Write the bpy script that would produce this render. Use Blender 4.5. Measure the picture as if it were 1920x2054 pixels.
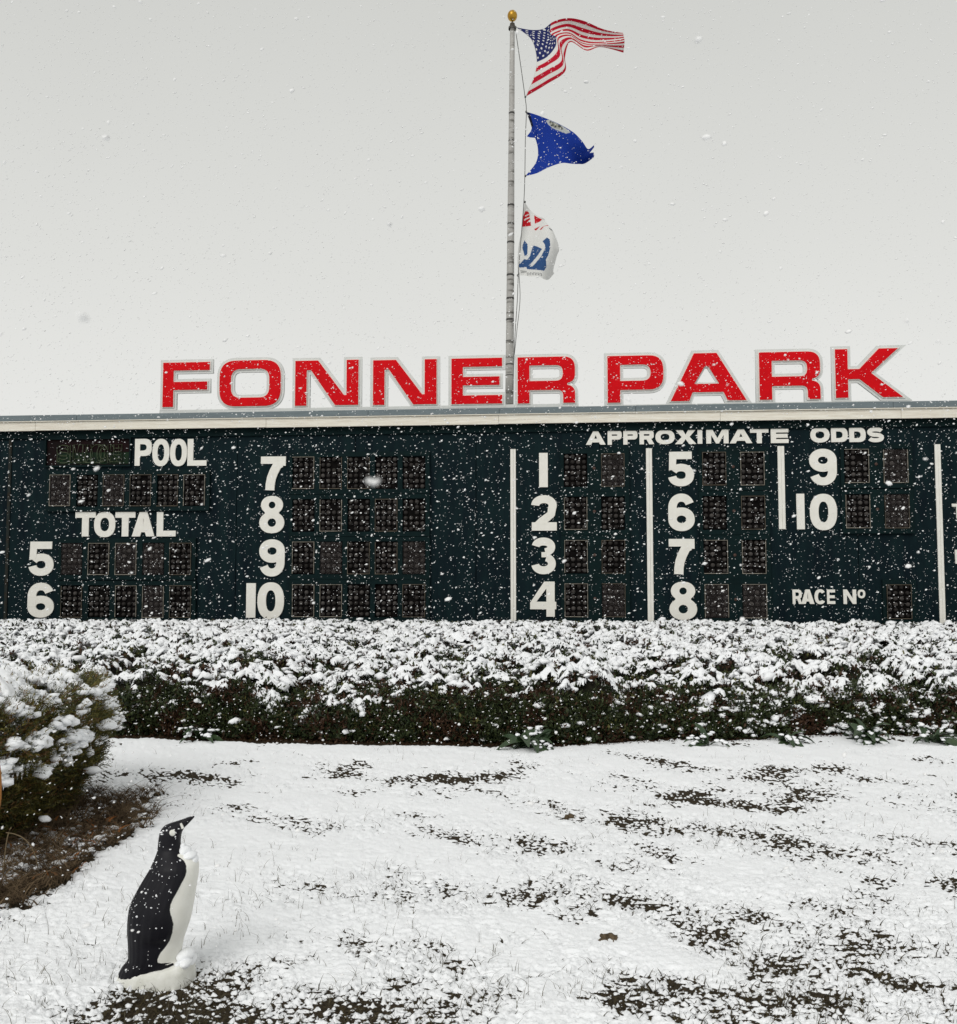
import bpy, bmesh, math, random
import numpy as np
from mathutils import Vector, Matrix

for o in list(bpy.data.objects):
    bpy.data.objects.remove(o, do_unlink=True)
SC = bpy.context.scene
COL = SC.collection
RNG = np.random.default_rng(7)
random.seed(7)

# ------------------------------------------------------------------ camera
cam_d = bpy.data.cameras.new('camera')
cam_d.sensor_fit = 'HORIZONTAL'; cam_d.sensor_width = 36.0; cam_d.lens = 36.0
cam_d.clip_start = 0.05; cam_d.clip_end = 2000
cam_d.dof.use_dof = True; cam_d.dof.focus_distance = 15.0; cam_d.dof.aperture_fstop = 14.0
cam = bpy.data.objects.new('camera', cam_d); COL.objects.link(cam)
cam.location = (0, 0, 1.6)
cam.rotation_euler = (math.radians(90) + math.atan(123 / 1920), 0, 0)
SC.camera = cam
SC.render.resolution_x, SC.render.resolution_y = 957, 1024

# ------------------------------------------------------------------ overcast sky + veiled sun
SUN_EL, SUN_AZ = math.radians(38), math.radians(205)     # azimuth clockwise from +Y
world = bpy.data.worlds.new('World'); SC.world = world; world.use_nodes = True
nt = world.node_tree; nt.nodes.clear()
def wn(t): return nt.nodes.new(t)
sky = wn('ShaderNodeTexSky'); sky.sky_type = 'NISHITA'; sky.sun_disc = False
sky.sun_elevation = SUN_EL; sky.sun_rotation = SUN_AZ; sky.dust_density = 5
hs = wn('ShaderNodeHueSaturation'); hs.inputs['Saturation'].default_value = 0.08
nt.links.new(sky.outputs[0], hs.inputs['Color'])
tc = wn('ShaderNodeTexCoord'); sx = wn('ShaderNodeSeparateXYZ'); nt.links.new(tc.outputs['Generated'], sx.inputs[0])
rp = wn('ShaderNodeValToRGB'); nt.links.new(sx.outputs['Z'], rp.inputs[0])
cr = rp.color_ramp
cr.elements[0].position = 0.0; cr.elements[0].color = (.845, .848, .825, 1)
cr.elements[1].position = 1.0; cr.elements[1].color = (.66, .668, .65, 1)
for p_, c_ in ((.16, (.82, .823, .798, 1)), (.30, (.745, .75, .722, 1)), (.55, (.635, .641, .615, 1))):
    e = cr.elements.new(p_); e.color = c_
cn = wn('ShaderNodeTexNoise'); cn.inputs['Scale'].default_value = 1.6; cn.inputs['Detail'].default_value = 3
nt.links.new(tc.outputs['Generated'], cn.inputs['Vector'])
mr = wn('ShaderNodeMapRange'); mr.inputs[1].default_value = .3; mr.inputs[2].default_value = .7; mr.inputs[3].default_value = 9.7; mr.inputs[4].default_value = 10.2
nt.links.new(cn.outputs['Fac'], mr.inputs[0])
vm = wn('ShaderNodeVectorMath'); vm.operation = 'SCALE'
nt.links.new(rp.outputs[0], vm.inputs[0]); nt.links.new(mr.outputs[0], vm.inputs['Scale'])
mx = wn('ShaderNodeMix'); mx.data_type = 'RGBA'; mx.inputs[0].default_value = 0.95
nt.links.new(hs.outputs[0], mx.inputs[6]); nt.links.new(vm.outputs[0], mx.inputs[7])
bg = wn('ShaderNodeBackground'); bg.inputs['Strength'].default_value = 0.1
nt.links.new(mx.outputs[2], bg.inputs['Color'])
wo = wn('ShaderNodeOutputWorld'); nt.links.new(bg.outputs[0], wo.inputs['Surface'])

sun_d = bpy.data.lights.new('sun', 'SUN'); sun_d.energy = 1.4; sun_d.angle = math.radians(35); sun_d.color = (1, .975, .94)
sun = bpy.data.objects.new('sun', sun_d); COL.objects.link(sun)
sdir = Vector((math.sin(SUN_AZ) * math.cos(SUN_EL), math.cos(SUN_AZ) * math.cos(SUN_EL), math.sin(SUN_EL)))
sun.rotation_euler = (-sdir).to_track_quat('-Z', 'Y').to_euler(); sun.location = (-4, -6, 20)

SC.view_settings.view_transform = 'Standard'; SC.view_settings.look = 'None'
SC.view_settings.exposure = 0.0; SC.view_settings.gamma = 1.0; SC.view_settings.use_curve_mapping = False
SC.render.engine = 'CYCLES'

# ------------------------------------------------------------------ helpers
def tag(o, label=None, cat=None, group=None, kind=None):
    if label: o['label'] = label
    if cat: o['category'] = cat
    if group: o['group'] = group
    if kind: o['kind'] = kind
    return o

def link(name, me, mat=None, parent=None, loc=None):
    o = bpy.data.objects.new(name, me); COL.objects.link(o)
    if mat is not None and me is not None and len(me.materials) == 0:
        for m in (mat if isinstance(mat, (list, tuple)) else [mat]): me.materials.append(m)
    if parent: o.parent = parent
    if loc: o.location = loc
    return o

def empty(name, loc=(0, 0, 0), rz=0):
    o = bpy.data.objects.new(name, None); COL.objects.link(o); o.location = loc; o.rotation_euler = (0, 0, rz)
    o.empty_display_size = .2
    return o

def np_mesh(name, V, F, smooth=True, attrs=None, mi=None):
    """V (n,3), F (m,k) fixed polygon size"""
    me = bpy.data.meshes.new(name)
    V = np.ascontiguousarray(V, dtype=np.float32); F = np.ascontiguousarray(F, dtype=np.int32)
    m, k = F.shape
    me.vertices.add(len(V)); me.vertices.foreach_set('co', V.ravel())
    me.loops.add(m * k); me.loops.foreach_set('vertex_index', F.ravel())
    me.polygons.add(m); me.polygons.foreach_set('loop_start', np.arange(0, m * k, k, dtype=np.int32))
    if smooth: me.polygons.foreach_set('use_smooth', np.ones(m, dtype=bool))
    if mi is not None: me.polygons.foreach_set('material_index', np.ascontiguousarray(mi, dtype=np.int32))
    me.update(calc_edges=True)
    for nm, a in (attrs or {}).items():
        a = np.asarray(a, dtype=np.float32)
        if a.ndim == 1:
            at = me.attributes.new(nm, 'FLOAT', 'POINT'); at.data.foreach_set('value', a)
        else:
            at = me.attributes.new(nm, 'FLOAT_COLOR', 'POINT')
            b = np.ones((len(a), 4), dtype=np.float32); b[:, :3] = a; at.data.foreach_set('color', b.ravel())
    return me

def bm_mesh(name, bm, smooth=False):
    me = bpy.data.meshes.new(name); bm.normal_update(); bm.to_mesh(me); bm.free()
    if smooth:
        for p in me.polygons: p.use_smooth = True
    return me

def box(bm, x0, x1, y0, y1, z0, z1):
    vs = [bm.verts.new((x, y, z)) for x in (x0, x1) for y in (y0, y1) for z in (z0, z1)]
    for f in ((0, 1, 3, 2), (4, 6, 7, 5), (0, 4, 5, 1), (2, 3, 7, 6), (0, 2, 6, 4), (1, 5, 7, 3)):
        bm.faces.new([vs[i] for i in f])

def box_mesh(name, *b, bev=0.0):
    bm = bmesh.new(); box(bm, *b)
    if bev: bmesh.ops.bevel(bm, geom=bm.edges[:], offset=bev, segments=1, affect='EDGES')
    return bm_mesh(name, bm)

def tube(pts, r, n=6):
    """numpy tube along polyline; r scalar or list"""
    P = np.asarray(pts, float); m = len(P); r = np.broadcast_to(np.asarray(r, float), (m,))
    T = np.gradient(P, axis=0); T /= np.linalg.norm(T, axis=1)[:, None] + 1e-9
    up = np.where(np.abs(T[:, 2:3]) > .9, np.array([[1., 0, 0]]), np.array([[0, 0, 1.]]))
    A = np.cross(T, up); A /= np.linalg.norm(A, axis=1)[:, None]; B = np.cross(T, A)
    an = np.linspace(0, 2 * math.pi, n, endpoint=False)
    V = P[:, None] + r[:, None, None] * (np.cos(an)[None, :, None] * A[:, None] + np.sin(an)[None, :, None] * B[:, None])
    F = []
    for i in range(m - 1):
        for j in range(n):
            a = i * n + j; b = i * n + (j + 1) % n
            F.append((a, b, b + n, a + n))
    return V.reshape(-1, 3), np.array(F)

# noise ------------------------------------------------------------
def perlin(x, y, seed=0):
    rs = np.random.default_rng(seed + 1000); pm = rs.permutation(512); pm = np.concatenate([pm, pm])
    ang = rs.random(512) * 2 * math.pi; gx, gy = np.cos(ang), np.sin(ang)
    xi = np.floor(x).astype(int); yi = np.floor(y).astype(int); xf = x - xi; yf = y - yi
    def g(ix, iy, dx, dy):
        h = pm[(pm[ix & 511] + iy) & 511]
        return gx[h] * dx + gy[h] * dy
    u = xf ** 3 * (xf * (xf * 6 - 15) + 10); v = yf ** 3 * (yf * (yf * 6 - 15) + 10)
    a = g(xi, yi, xf, yf); b = g(xi + 1, yi, xf - 1, yf); c = g(xi, yi + 1, xf, yf - 1); d = g(xi + 1, yi + 1, xf - 1, yf - 1)
    return (a * (1 - u) + b * u) * (1 - v) + (c * (1 - u) + d * u) * v
def fbm(x, y, oct=4, seed=0, gain=.5):
    s = 0; a = 1.0
    for i in range(oct):
        s = s + a * perlin(x * 2 ** i + 17.3 * i, y * 2 ** i - 9.1 * i, seed + i); a *= gain
    return s
def sstep(a, b, x):
    t = np.clip((x - a) / (b - a), 0, 1); return t * t * (3 - 2 * t)

_ICO = {}
def ico(sub):
    if sub not in _ICO:
        bm = bmesh.new(); bmesh.ops.create_icosphere(bm, subdivisions=sub, radius=1)
        _ICO[sub] = (np.array([v.co[:] for v in bm.verts]), np.array([[v.index for v in f.verts] for f in bm.faces])); bm.free()
    return _ICO[sub]
def blobs(C, S, sub=1, rough=.3, rz=None, seed=0, freq=1.7, N=None):
    """irregular lumps: centres C (n,3), semi-axes S (n,3); N optional up normals"""
    rs = np.random.default_rng(seed); D, F = ico(sub); n = len(C)
    W = rs.normal(size=(n, 4, 3)) * freq; ph = rs.random((n, 4)) * 6.283
    r = 1 + rough * np.sin(np.einsum('vk,njk->nvj', D, W) + ph[:, None]).sum(2) * .5
    L = D[None] * r[..., None] * S[:, None]
    a = rs.random(n) * 6.283 if rz is None else rz
    ca, sa = np.cos(a)[:, None], np.sin(a)[:, None]
    X = L[..., 0] * ca - L[..., 1] * sa; Y = L[..., 0] * sa + L[..., 1] * ca; Z = L[..., 2]
    if N is not None:
        nx, ny, nz = N[:, 0:1], N[:, 1:2], np.maximum(N[:, 2:3], .35)
        Z = Z - (X * nx + Y * ny) / nz * .8
    V = np.stack([X, Y, Z], -1) + C[:, None]
    FF = F[None] + (np.arange(n) * len(D))[:, None, None]
    return V.reshape(-1, 3), FF.reshape(-1, 3)
def merge(parts):
    Vs, Fs, k = [], [], 0
    for V, F in parts:
        Vs.append(V); Fs.append(F + k); k += len(V)
    return np.concatenate(Vs), np.concatenate(Fs)

# materials --------------------------------------------------------
def mat(name, col, rough=.7, spec=.3, metal=0., var=0., vscale=20., col2=None, bump=0., bscale=60., bdist=.01, stretch=None, coat=0.):
    m = bpy.data.materials.new(name); m.use_nodes = True; t = m.node_tree; b = t.nodes['Principled BSDF']
    b.inputs['Base Color'].default_value = (*col, 1); b.inputs['Roughness'].default_value = rough
    b.inputs['Specular IOR Level'].default_value = spec; b.inputs['Metallic'].default_value = metal
    if coat: b.inputs['Coat Weight'].default_value = coat
    co = t.nodes.new('ShaderNodeTexCoord'); vec = co.outputs['Object']
    if stretch:
        mp = t.nodes.new('ShaderNodeMapping'); mp.inputs['Scale'].default_value = stretch; t.links.new(vec, mp.inputs[0]); vec = mp.outputs[0]
    if var or col2:
        n = t.nodes.new('ShaderNodeTexNoise'); n.inputs['Scale'].default_value = vscale; n.inputs['Detail'].default_value = 6; n.inputs['Roughness'].default_value = .65
        t.links.new(vec, n.inputs['Vector'])
        r = t.nodes.new('ShaderNodeValToRGB'); t.links.new(n.outputs['Fac'], r.inputs[0])
        r.color_ramp.elements[0].position = .35; r.color_ramp.elements[1].position = .68
        c2 = col2 or tuple(c * (1 - var) for c in col)
        r.color_ramp.elements[0].color = (*c2, 1); r.color_ramp.elements[1].color = (*col, 1)
        t.links.new(r.outputs[0], b.inputs['Base Color'])
    if bump:
        n2 = t.nodes.new('ShaderNodeTexNoise'); n2.inputs['Scale'].default_value = bscale; n2.inputs['Detail'].default_value = 5
        t.links.new(vec, n2.inputs['Vector'])
        bp = t.nodes.new('ShaderNodeBump'); bp.inputs['Strength'].default_value = bump; bp.inputs['Distance'].default_value = bdist
        t.links.new(n2.outputs['Fac'], bp.inputs['Height']); t.links.new(bp.outputs[0], b.inputs['Normal'])
    return m
def attr_mat(name, attr='Col', rough=.7, spec=.3, transl=0., two=None):
    """colour print read from a mesh colour attribute"""
    m = bpy.data.materials.new(name); m.use_nodes = True; t = m.node_tree; b = t.nodes['Principled BSDF']
    a = t.nodes.new('ShaderNodeAttribute'); a.attribute_name = attr
    t.links.new(a.outputs['Color'], b.inputs['Base Color'])
    b.inputs['Roughness'].default_value = rough; b.inputs['Specular IOR Level'].default_value = spec
    if transl:
        tr = t.nodes.new('ShaderNodeBsdfTranslucent'); t.links.new(a.outputs['Color'], tr.inputs['Color'])
        ms = t.nodes.new('ShaderNodeMixShader'); ms.inputs[0].default_value = transl
        t.links.new(b.outputs[0], ms.inputs[1]); t.links.new(tr.outputs[0], ms.inputs[2])
        t.links.new(ms.outputs[0], t.nodes['Material Output'].inputs['Surface'])
    return m

M = {}
M['snow'] = mat('snow', (.885, .90, .92), rough=.85, spec=.1, bump=.5, bscale=140, bdist=.006)
M['flake'] = mat('snow_flake', (.80, .80, .80), rough=.9, spec=.1)
M['soil'] = mat('wet_soil', (.070, .054, .034), rough=.9, spec=.1, col2=(.020, .016, .010), vscale=55, bump=1., bscale=90, bdist=.02)
M['green'] = mat('dark_green_paint', (.0052, .0165, .0185), rough=.7, spec=.07, col2=(.0024, .0075, .0115), vscale=2.6, stretch=(1.8, 1, .35), bump=.15, bscale=30, bdist=.003)
M['green2'] = mat('dark_green_trim', (.0042, .0145, .0155), rough=.7, spec=.07, var=.3, vscale=4)
M['black'] = mat('blackened_lamp_box', (.006, .0048, .0045), rough=.8, spec=.06, col2=(.003, .0026, .0026), vscale=9)
M['white'] = mat('cream_letter_paint', (.80, .785, .73), rough=.7, spec=.15, col2=(.73, .715, .655), vscale=5, bump=.1, bscale=40, bdist=.002)
M['red'] = mat('red_sign_face', (.62, .0025, .007), rough=.6, spec=.08, col2=(.52, .002, .006), vscale=3)
M['trim'] = mat('cream_sign_trim', (.74, .69, .64), rough=.6)
M['backing'] = mat('pale_grey_sign_plate', (.62, .635, .615), rough=.7, spec=.12, col2=(.56, .575, .56), vscale=6)
M['flash'] = mat('grey_metal_flashing', (.165, .20, .215), rough=.65, spec=.2, col2=(.13, .16, .172), vscale=6, stretch=(.4, 1, 3))
M['fascia'] = mat('weathered_cream_board', (.80, .775, .69), rough=.75, spec=.2, col2=(.66, .61, .52), vscale=7, stretch=(.35, 2, 5), bump=.3, bscale=20, bdist=.004)
M['bezel'] = mat('tarnished_metal_edge', (.33, .30, .25), rough=.6, spec=.2, col2=(.07, .063, .05), vscale=5)
M['bezel2'] = mat('dulled_metal_edge', (.13, .108, .08), rough=.6, spec=.2, col2=(.03, .026, .02), vscale=4)
M['plinth'] = mat('pale_plinth', (.42, .40, .36), rough=.8, var=.25, vscale=6)
M['pole'] = None

# ------------------------------------------------------------------ measured layout, metres
SIGN = [
    ('F', -6.559, 5.029, 0.991, 0.924),
    ('O', -5.35, 5.02, 1.286, 0.947),
    ('N', -3.759, 5.01, 1.31, 0.924),
    ('N', -2.145, 5.0, 1.296, 0.913),
    ('E', -0.546, 4.99, 1.02, 0.923),
    ('R', 0.787, 4.982, 1.139, 0.929),
    ('P', 2.569, 4.968, 1.091, 0.931),
    ('A', 3.798, 4.978, 1.457, 0.941),
    ('R', 5.51, 4.977, 1.153, 0.933),
    ('K', 6.953, 4.99, 1.247, 0.949),
]
BOARD_TEXT = [
    ('cond', 'P', -7.121, 3.813, 0.359, 0.558),
    ('cond', 'O', -6.747, 3.799, 0.364, 0.568),
    ('cond', 'O', -6.369, 3.795, 0.36, 0.567),
    ('cond', 'L', -5.998, 3.801, 0.405, 0.555),
    ('wide', 'T', -8.366, 2.359, 0.439, 0.505),
    ('wide', 'O', -7.959, 2.342, 0.454, 0.524),
    ('wide', 'T', -7.505, 2.356, 0.426, 0.503),
    ('wide', 'A', -7.148, 2.355, 0.483, 0.502),
    ('wide', 'L', -6.62, 2.353, 0.404, 0.501),
    ('ext', 'A', 2.132, 4.132, 0.388, 0.273),
    ('ext', 'P', 2.559, 4.127, 0.276, 0.282),
    ('ext', 'P', 2.865, 4.128, 0.277, 0.276),
    ('ext', 'R', 3.181, 4.129, 0.285, 0.276),
    ('ext', 'O', 3.49, 4.125, 0.371, 0.285),
    ('ext', 'X', 3.866, 4.124, 0.413, 0.28),
    ('ext', 'I', 4.303, 4.126, 0.091, 0.28),
    ('ext', 'M', 4.47, 4.127, 0.427, 0.279),
    ('ext', 'A', 4.918, 4.126, 0.431, 0.283),
    ('ext', 'T', 5.308, 4.121, 0.35, 0.283),
    ('ext', 'E', 5.701, 4.121, 0.335, 0.282),
    ('ext', 'O', 6.449, 4.121, 0.36, 0.296),
    ('ext', 'D', 6.838, 4.126, 0.31, 0.281),
    ('ext', 'D', 7.178, 4.122, 0.307, 0.28),
    ('ext', 'S', 7.51, 4.113, 0.317, 0.289),
    ('cond', 'R', 6.051, 1.014, 0.176, 0.276),
    ('cond', 'A', 6.211, 1.015, 0.246, 0.276),
    ('cond', 'C', 6.461, 1.011, 0.207, 0.285),
    ('cond', 'E', 6.693, 1.016, 0.15, 0.275),
    ('cond', 'N', 6.996, 1.017, 0.237, 0.275),
    ('cond', 'O', 7.262, 1.126, 0.138, 0.166),
    ('cond', 'T', 9.037, 2.638, 0.213, 0.282),
    ('cond', 'I', 9.066, 1.782, 0.054, 0.265),
    ('dig', '5', -9.357, 1.549, 0.547, 0.706),
    ('dig', '6', -9.351, 0.688, 0.571, 0.717),
    ('dig', '7', -4.448, 3.283, 0.519, 0.69),
    ('dig', '8', -4.464, 2.408, 0.519, 0.762),
    ('dig', '9', -4.456, 1.536, 0.529, 0.751),
    ('dig', '1', -4.712, 0.707, 0.194, 0.694),
    ('dig', '0', -4.479, 0.674, 0.549, 0.745),
    ('dig', '1', 1.208, 3.301, 0.171, 0.681),
    ('dig', '2', 1.049, 2.44, 0.503, 0.697),
    ('dig', '3', 1.046, 1.582, 0.482, 0.725),
    ('dig', '4', 1.022, 0.752, 0.512, 0.686),
    ('dig', '5', 3.723, 3.294, 0.503, 0.68),
    ('dig', '6', 3.72, 2.419, 0.507, 0.733),
    ('dig', '7', 3.721, 1.583, 0.494, 0.685),
    ('dig', '8', 3.72, 0.696, 0.528, 0.744),
    ('dig', '9', 6.415, 3.291, 0.516, 0.709),
    ('dig', '1', 6.16, 2.445, 0.149, 0.687),
    ('dig', '0', 6.408, 2.426, 0.509, 0.702),
]
BARS = [
    (0.639, 0.623, 0.106, 3.443),
    (3.304, 0.635, 0.115, 3.414),
    (5.823, 2.449, 0.127, 1.613),
    (8.752, 0.642, 0.109, 3.419),
]
PANELS = [
    ('a', -8.922, 2.986, 0.459, 0.655),
    ('a', -8.341, 2.982, 0.457, 0.654),
    ('a', -7.762, 2.979, 0.454, 0.652),
    ('a', -7.187, 2.975, 0.452, 0.65),
    ('a', -6.614, 2.971, 0.449, 0.648),
    ('a', -6.045, 2.967, 0.447, 0.646),
    ('b', -8.634, 1.567, 0.459, 0.658),
    ('b', -8.048, 1.567, 0.456, 0.656),
    ('b', -7.467, 1.567, 0.454, 0.654),
    ('b', -6.888, 1.568, 0.451, 0.652),
    ('b', -6.312, 1.568, 0.449, 0.65),
    ('b', -8.608, 0.697, 0.457, 0.652),
    ('b', -8.025, 0.7, 0.455, 0.65),
    ('b', -7.445, 0.702, 0.453, 0.648),
    ('b', -6.868, 0.704, 0.45, 0.646),
    ('b', -6.294, 0.707, 0.448, 0.645),
    ('c', -3.78, 3.301, 0.453, 0.655),
    ('c', -3.209, 3.296, 0.451, 0.653),
    ('c', -2.641, 3.292, 0.448, 0.652),
    ('c', -2.076, 3.287, 0.446, 0.65),
    ('c', -1.514, 3.282, 0.443, 0.648),
    ('c', -3.769, 2.442, 0.452, 0.653),
    ('c', -3.2, 2.44, 0.449, 0.652),
    ('c', -2.633, 2.438, 0.447, 0.65),
    ('c', -2.07, 2.436, 0.444, 0.648),
    ('c', -1.51, 2.433, 0.442, 0.646),
    ('c', -3.758, 1.585, 0.45, 0.65),
    ('c', -3.19, 1.585, 0.448, 0.648),
    ('c', -2.625, 1.585, 0.446, 0.646),
    ('c', -2.064, 1.585, 0.443, 0.644),
    ('c', -1.505, 1.585, 0.441, 0.643),
    ('c', -3.747, 0.729, 0.449, 0.649),
    ('c', -3.181, 0.731, 0.447, 0.647),
    ('c', -2.618, 0.733, 0.444, 0.645),
    ('c', -2.058, 0.736, 0.442, 0.644),
    ('c', -1.501, 0.738, 0.439, 0.642),
    ('d', 1.703, 3.302, 0.442, 0.655),
    ('d', 2.433, 3.296, 0.439, 0.652),
    ('d', 1.702, 2.451, 0.441, 0.655),
    ('d', 2.433, 2.448, 0.438, 0.653),
    ('d', 1.704, 1.601, 0.44, 0.645),
    ('d', 2.431, 1.601, 0.437, 0.643),
    ('d', 1.705, 0.756, 0.438, 0.64),
    ('d', 2.43, 0.759, 0.435, 0.637),
    ('e', 4.385, 3.309, 0.442, 0.642),
    ('e', 5.112, 3.303, 0.439, 0.64),
    ('e', 4.388, 2.449, 0.441, 0.646),
    ('e', 5.113, 2.446, 0.438, 0.644),
    ('e', 4.392, 1.595, 0.44, 0.644),
    ('e', 5.115, 1.595, 0.436, 0.642),
    ('e', 4.396, 0.744, 0.438, 0.643),
    ('e', 5.115, 0.747, 0.435, 0.64),
    ('f', 7.069, 3.329, 0.444, 0.651),
    ('f', 7.79, 3.323, 0.441, 0.649),
    ('f', 7.07, 2.46, 0.443, 0.652),
    ('f', 7.793, 2.456, 0.44, 0.65),
    ('g', 7.792, 0.744, 0.43, 0.639),
]
US_FLAG = [
    [(0.789, 13.161), (1.086, 13.14), (1.377, 13.186), (1.588, 13.32), (1.886, 13.352), (2.234, 13.263), (2.642, 13.066), (3.04, 12.943)],
    [(1.115, 12.896), (1.33, 12.917), (1.525, 12.987), (1.557, 13.119), (1.906, 13.24), (2.243, 13.119), (2.641, 12.991), (3.054, 12.881)],
    [(1.22, 12.424), (1.441, 12.536), (1.61, 12.769), (1.663, 13.002), (1.946, 13.108), (2.201, 12.991), (2.558, 12.881), (3.069, 12.811)],
    [(1.159, 12.03), (1.47, 12.199), (1.737, 12.378), (1.708, 12.79), (1.965, 12.981), (2.241, 12.875), (2.497, 12.826), (3.079, 12.737)],
    [(0.989, 11.634), (1.408, 11.862), (1.813, 12.114), (1.825, 12.462), (1.954, 12.854), (2.301, 12.716), (2.599, 12.79), (3.084, 12.657)],
]
STATE_FLAG = [
    [(1.006, 11.313), (1.204, 11.267), (1.43, 11.185), (1.611, 11.086), (1.779, 10.953), (1.993, 10.767), (2.161, 10.569), (2.284, 10.436), (2.421, 10.564)],
    [(1.09, 11.08), (1.248, 11.022), (1.463, 10.953), (1.609, 10.86), (1.767, 10.72), (1.947, 10.581), (2.104, 10.477), (2.25, 10.396), (2.432, 10.535)],
    [(1.141, 10.906), (1.27, 10.813), (1.473, 10.72), (1.631, 10.627), (1.766, 10.535), (1.923, 10.43), (2.081, 10.361), (2.238, 10.349), (2.443, 10.488)],
    [(1.247, 10.546), (1.314, 10.477), (1.483, 10.442), (1.641, 10.384), (1.776, 10.338), (1.922, 10.291), (2.069, 10.291), (2.238, 10.315), (2.454, 10.465)],
    [(1.212, 10.234), (1.313, 10.234), (1.493, 10.222), (1.651, 10.21), (1.786, 10.21), (1.922, 10.222), (2.069, 10.257), (2.249, 10.291), (2.456, 10.442)],
    [(0.985, 9.933), (1.222, 9.979), (1.425, 10.06), (1.606, 10.112), (1.764, 10.153), (1.922, 10.17), (2.102, 10.205), (2.283, 10.268), (2.448, 10.425)],
]
HORSE_FLAG = [
    [(0.972, 9.367), (1.043, 9.309), (1.156, 9.193), (1.278, 9.077), (1.344, 8.999), (1.382, 8.961), (1.41, 8.932)],
    [(0.929, 9.067), (1.033, 9.048), (1.155, 9.009), (1.287, 8.951), (1.382, 8.922), (1.438, 8.874), (1.504, 8.816)],
    [(0.909, 8.797), (1.032, 8.797), (1.164, 8.797), (1.305, 8.777), (1.428, 8.739), (1.541, 8.7), (1.616, 8.604)],
    [(0.851, 8.508), (0.984, 8.508), (1.134, 8.498), (1.304, 8.488), (1.474, 8.479), (1.587, 8.44), (1.681, 8.354)],
    [(0.822, 8.219), (0.964, 8.209), (1.124, 8.2), (1.294, 8.19), (1.454, 8.171), (1.567, 8.152), (1.638, 8.219)],
    [(0.822, 7.969), (0.954, 7.941), (1.114, 7.912), (1.264, 7.893), (1.405, 7.893), (1.518, 7.912), (1.575, 7.969)],
    [(0.826, 7.845), (0.953, 7.83), (1.085, 7.768), (1.245, 7.749), (1.376, 7.706), (1.471, 7.749), (1.603, 7.921)],
]
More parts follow.
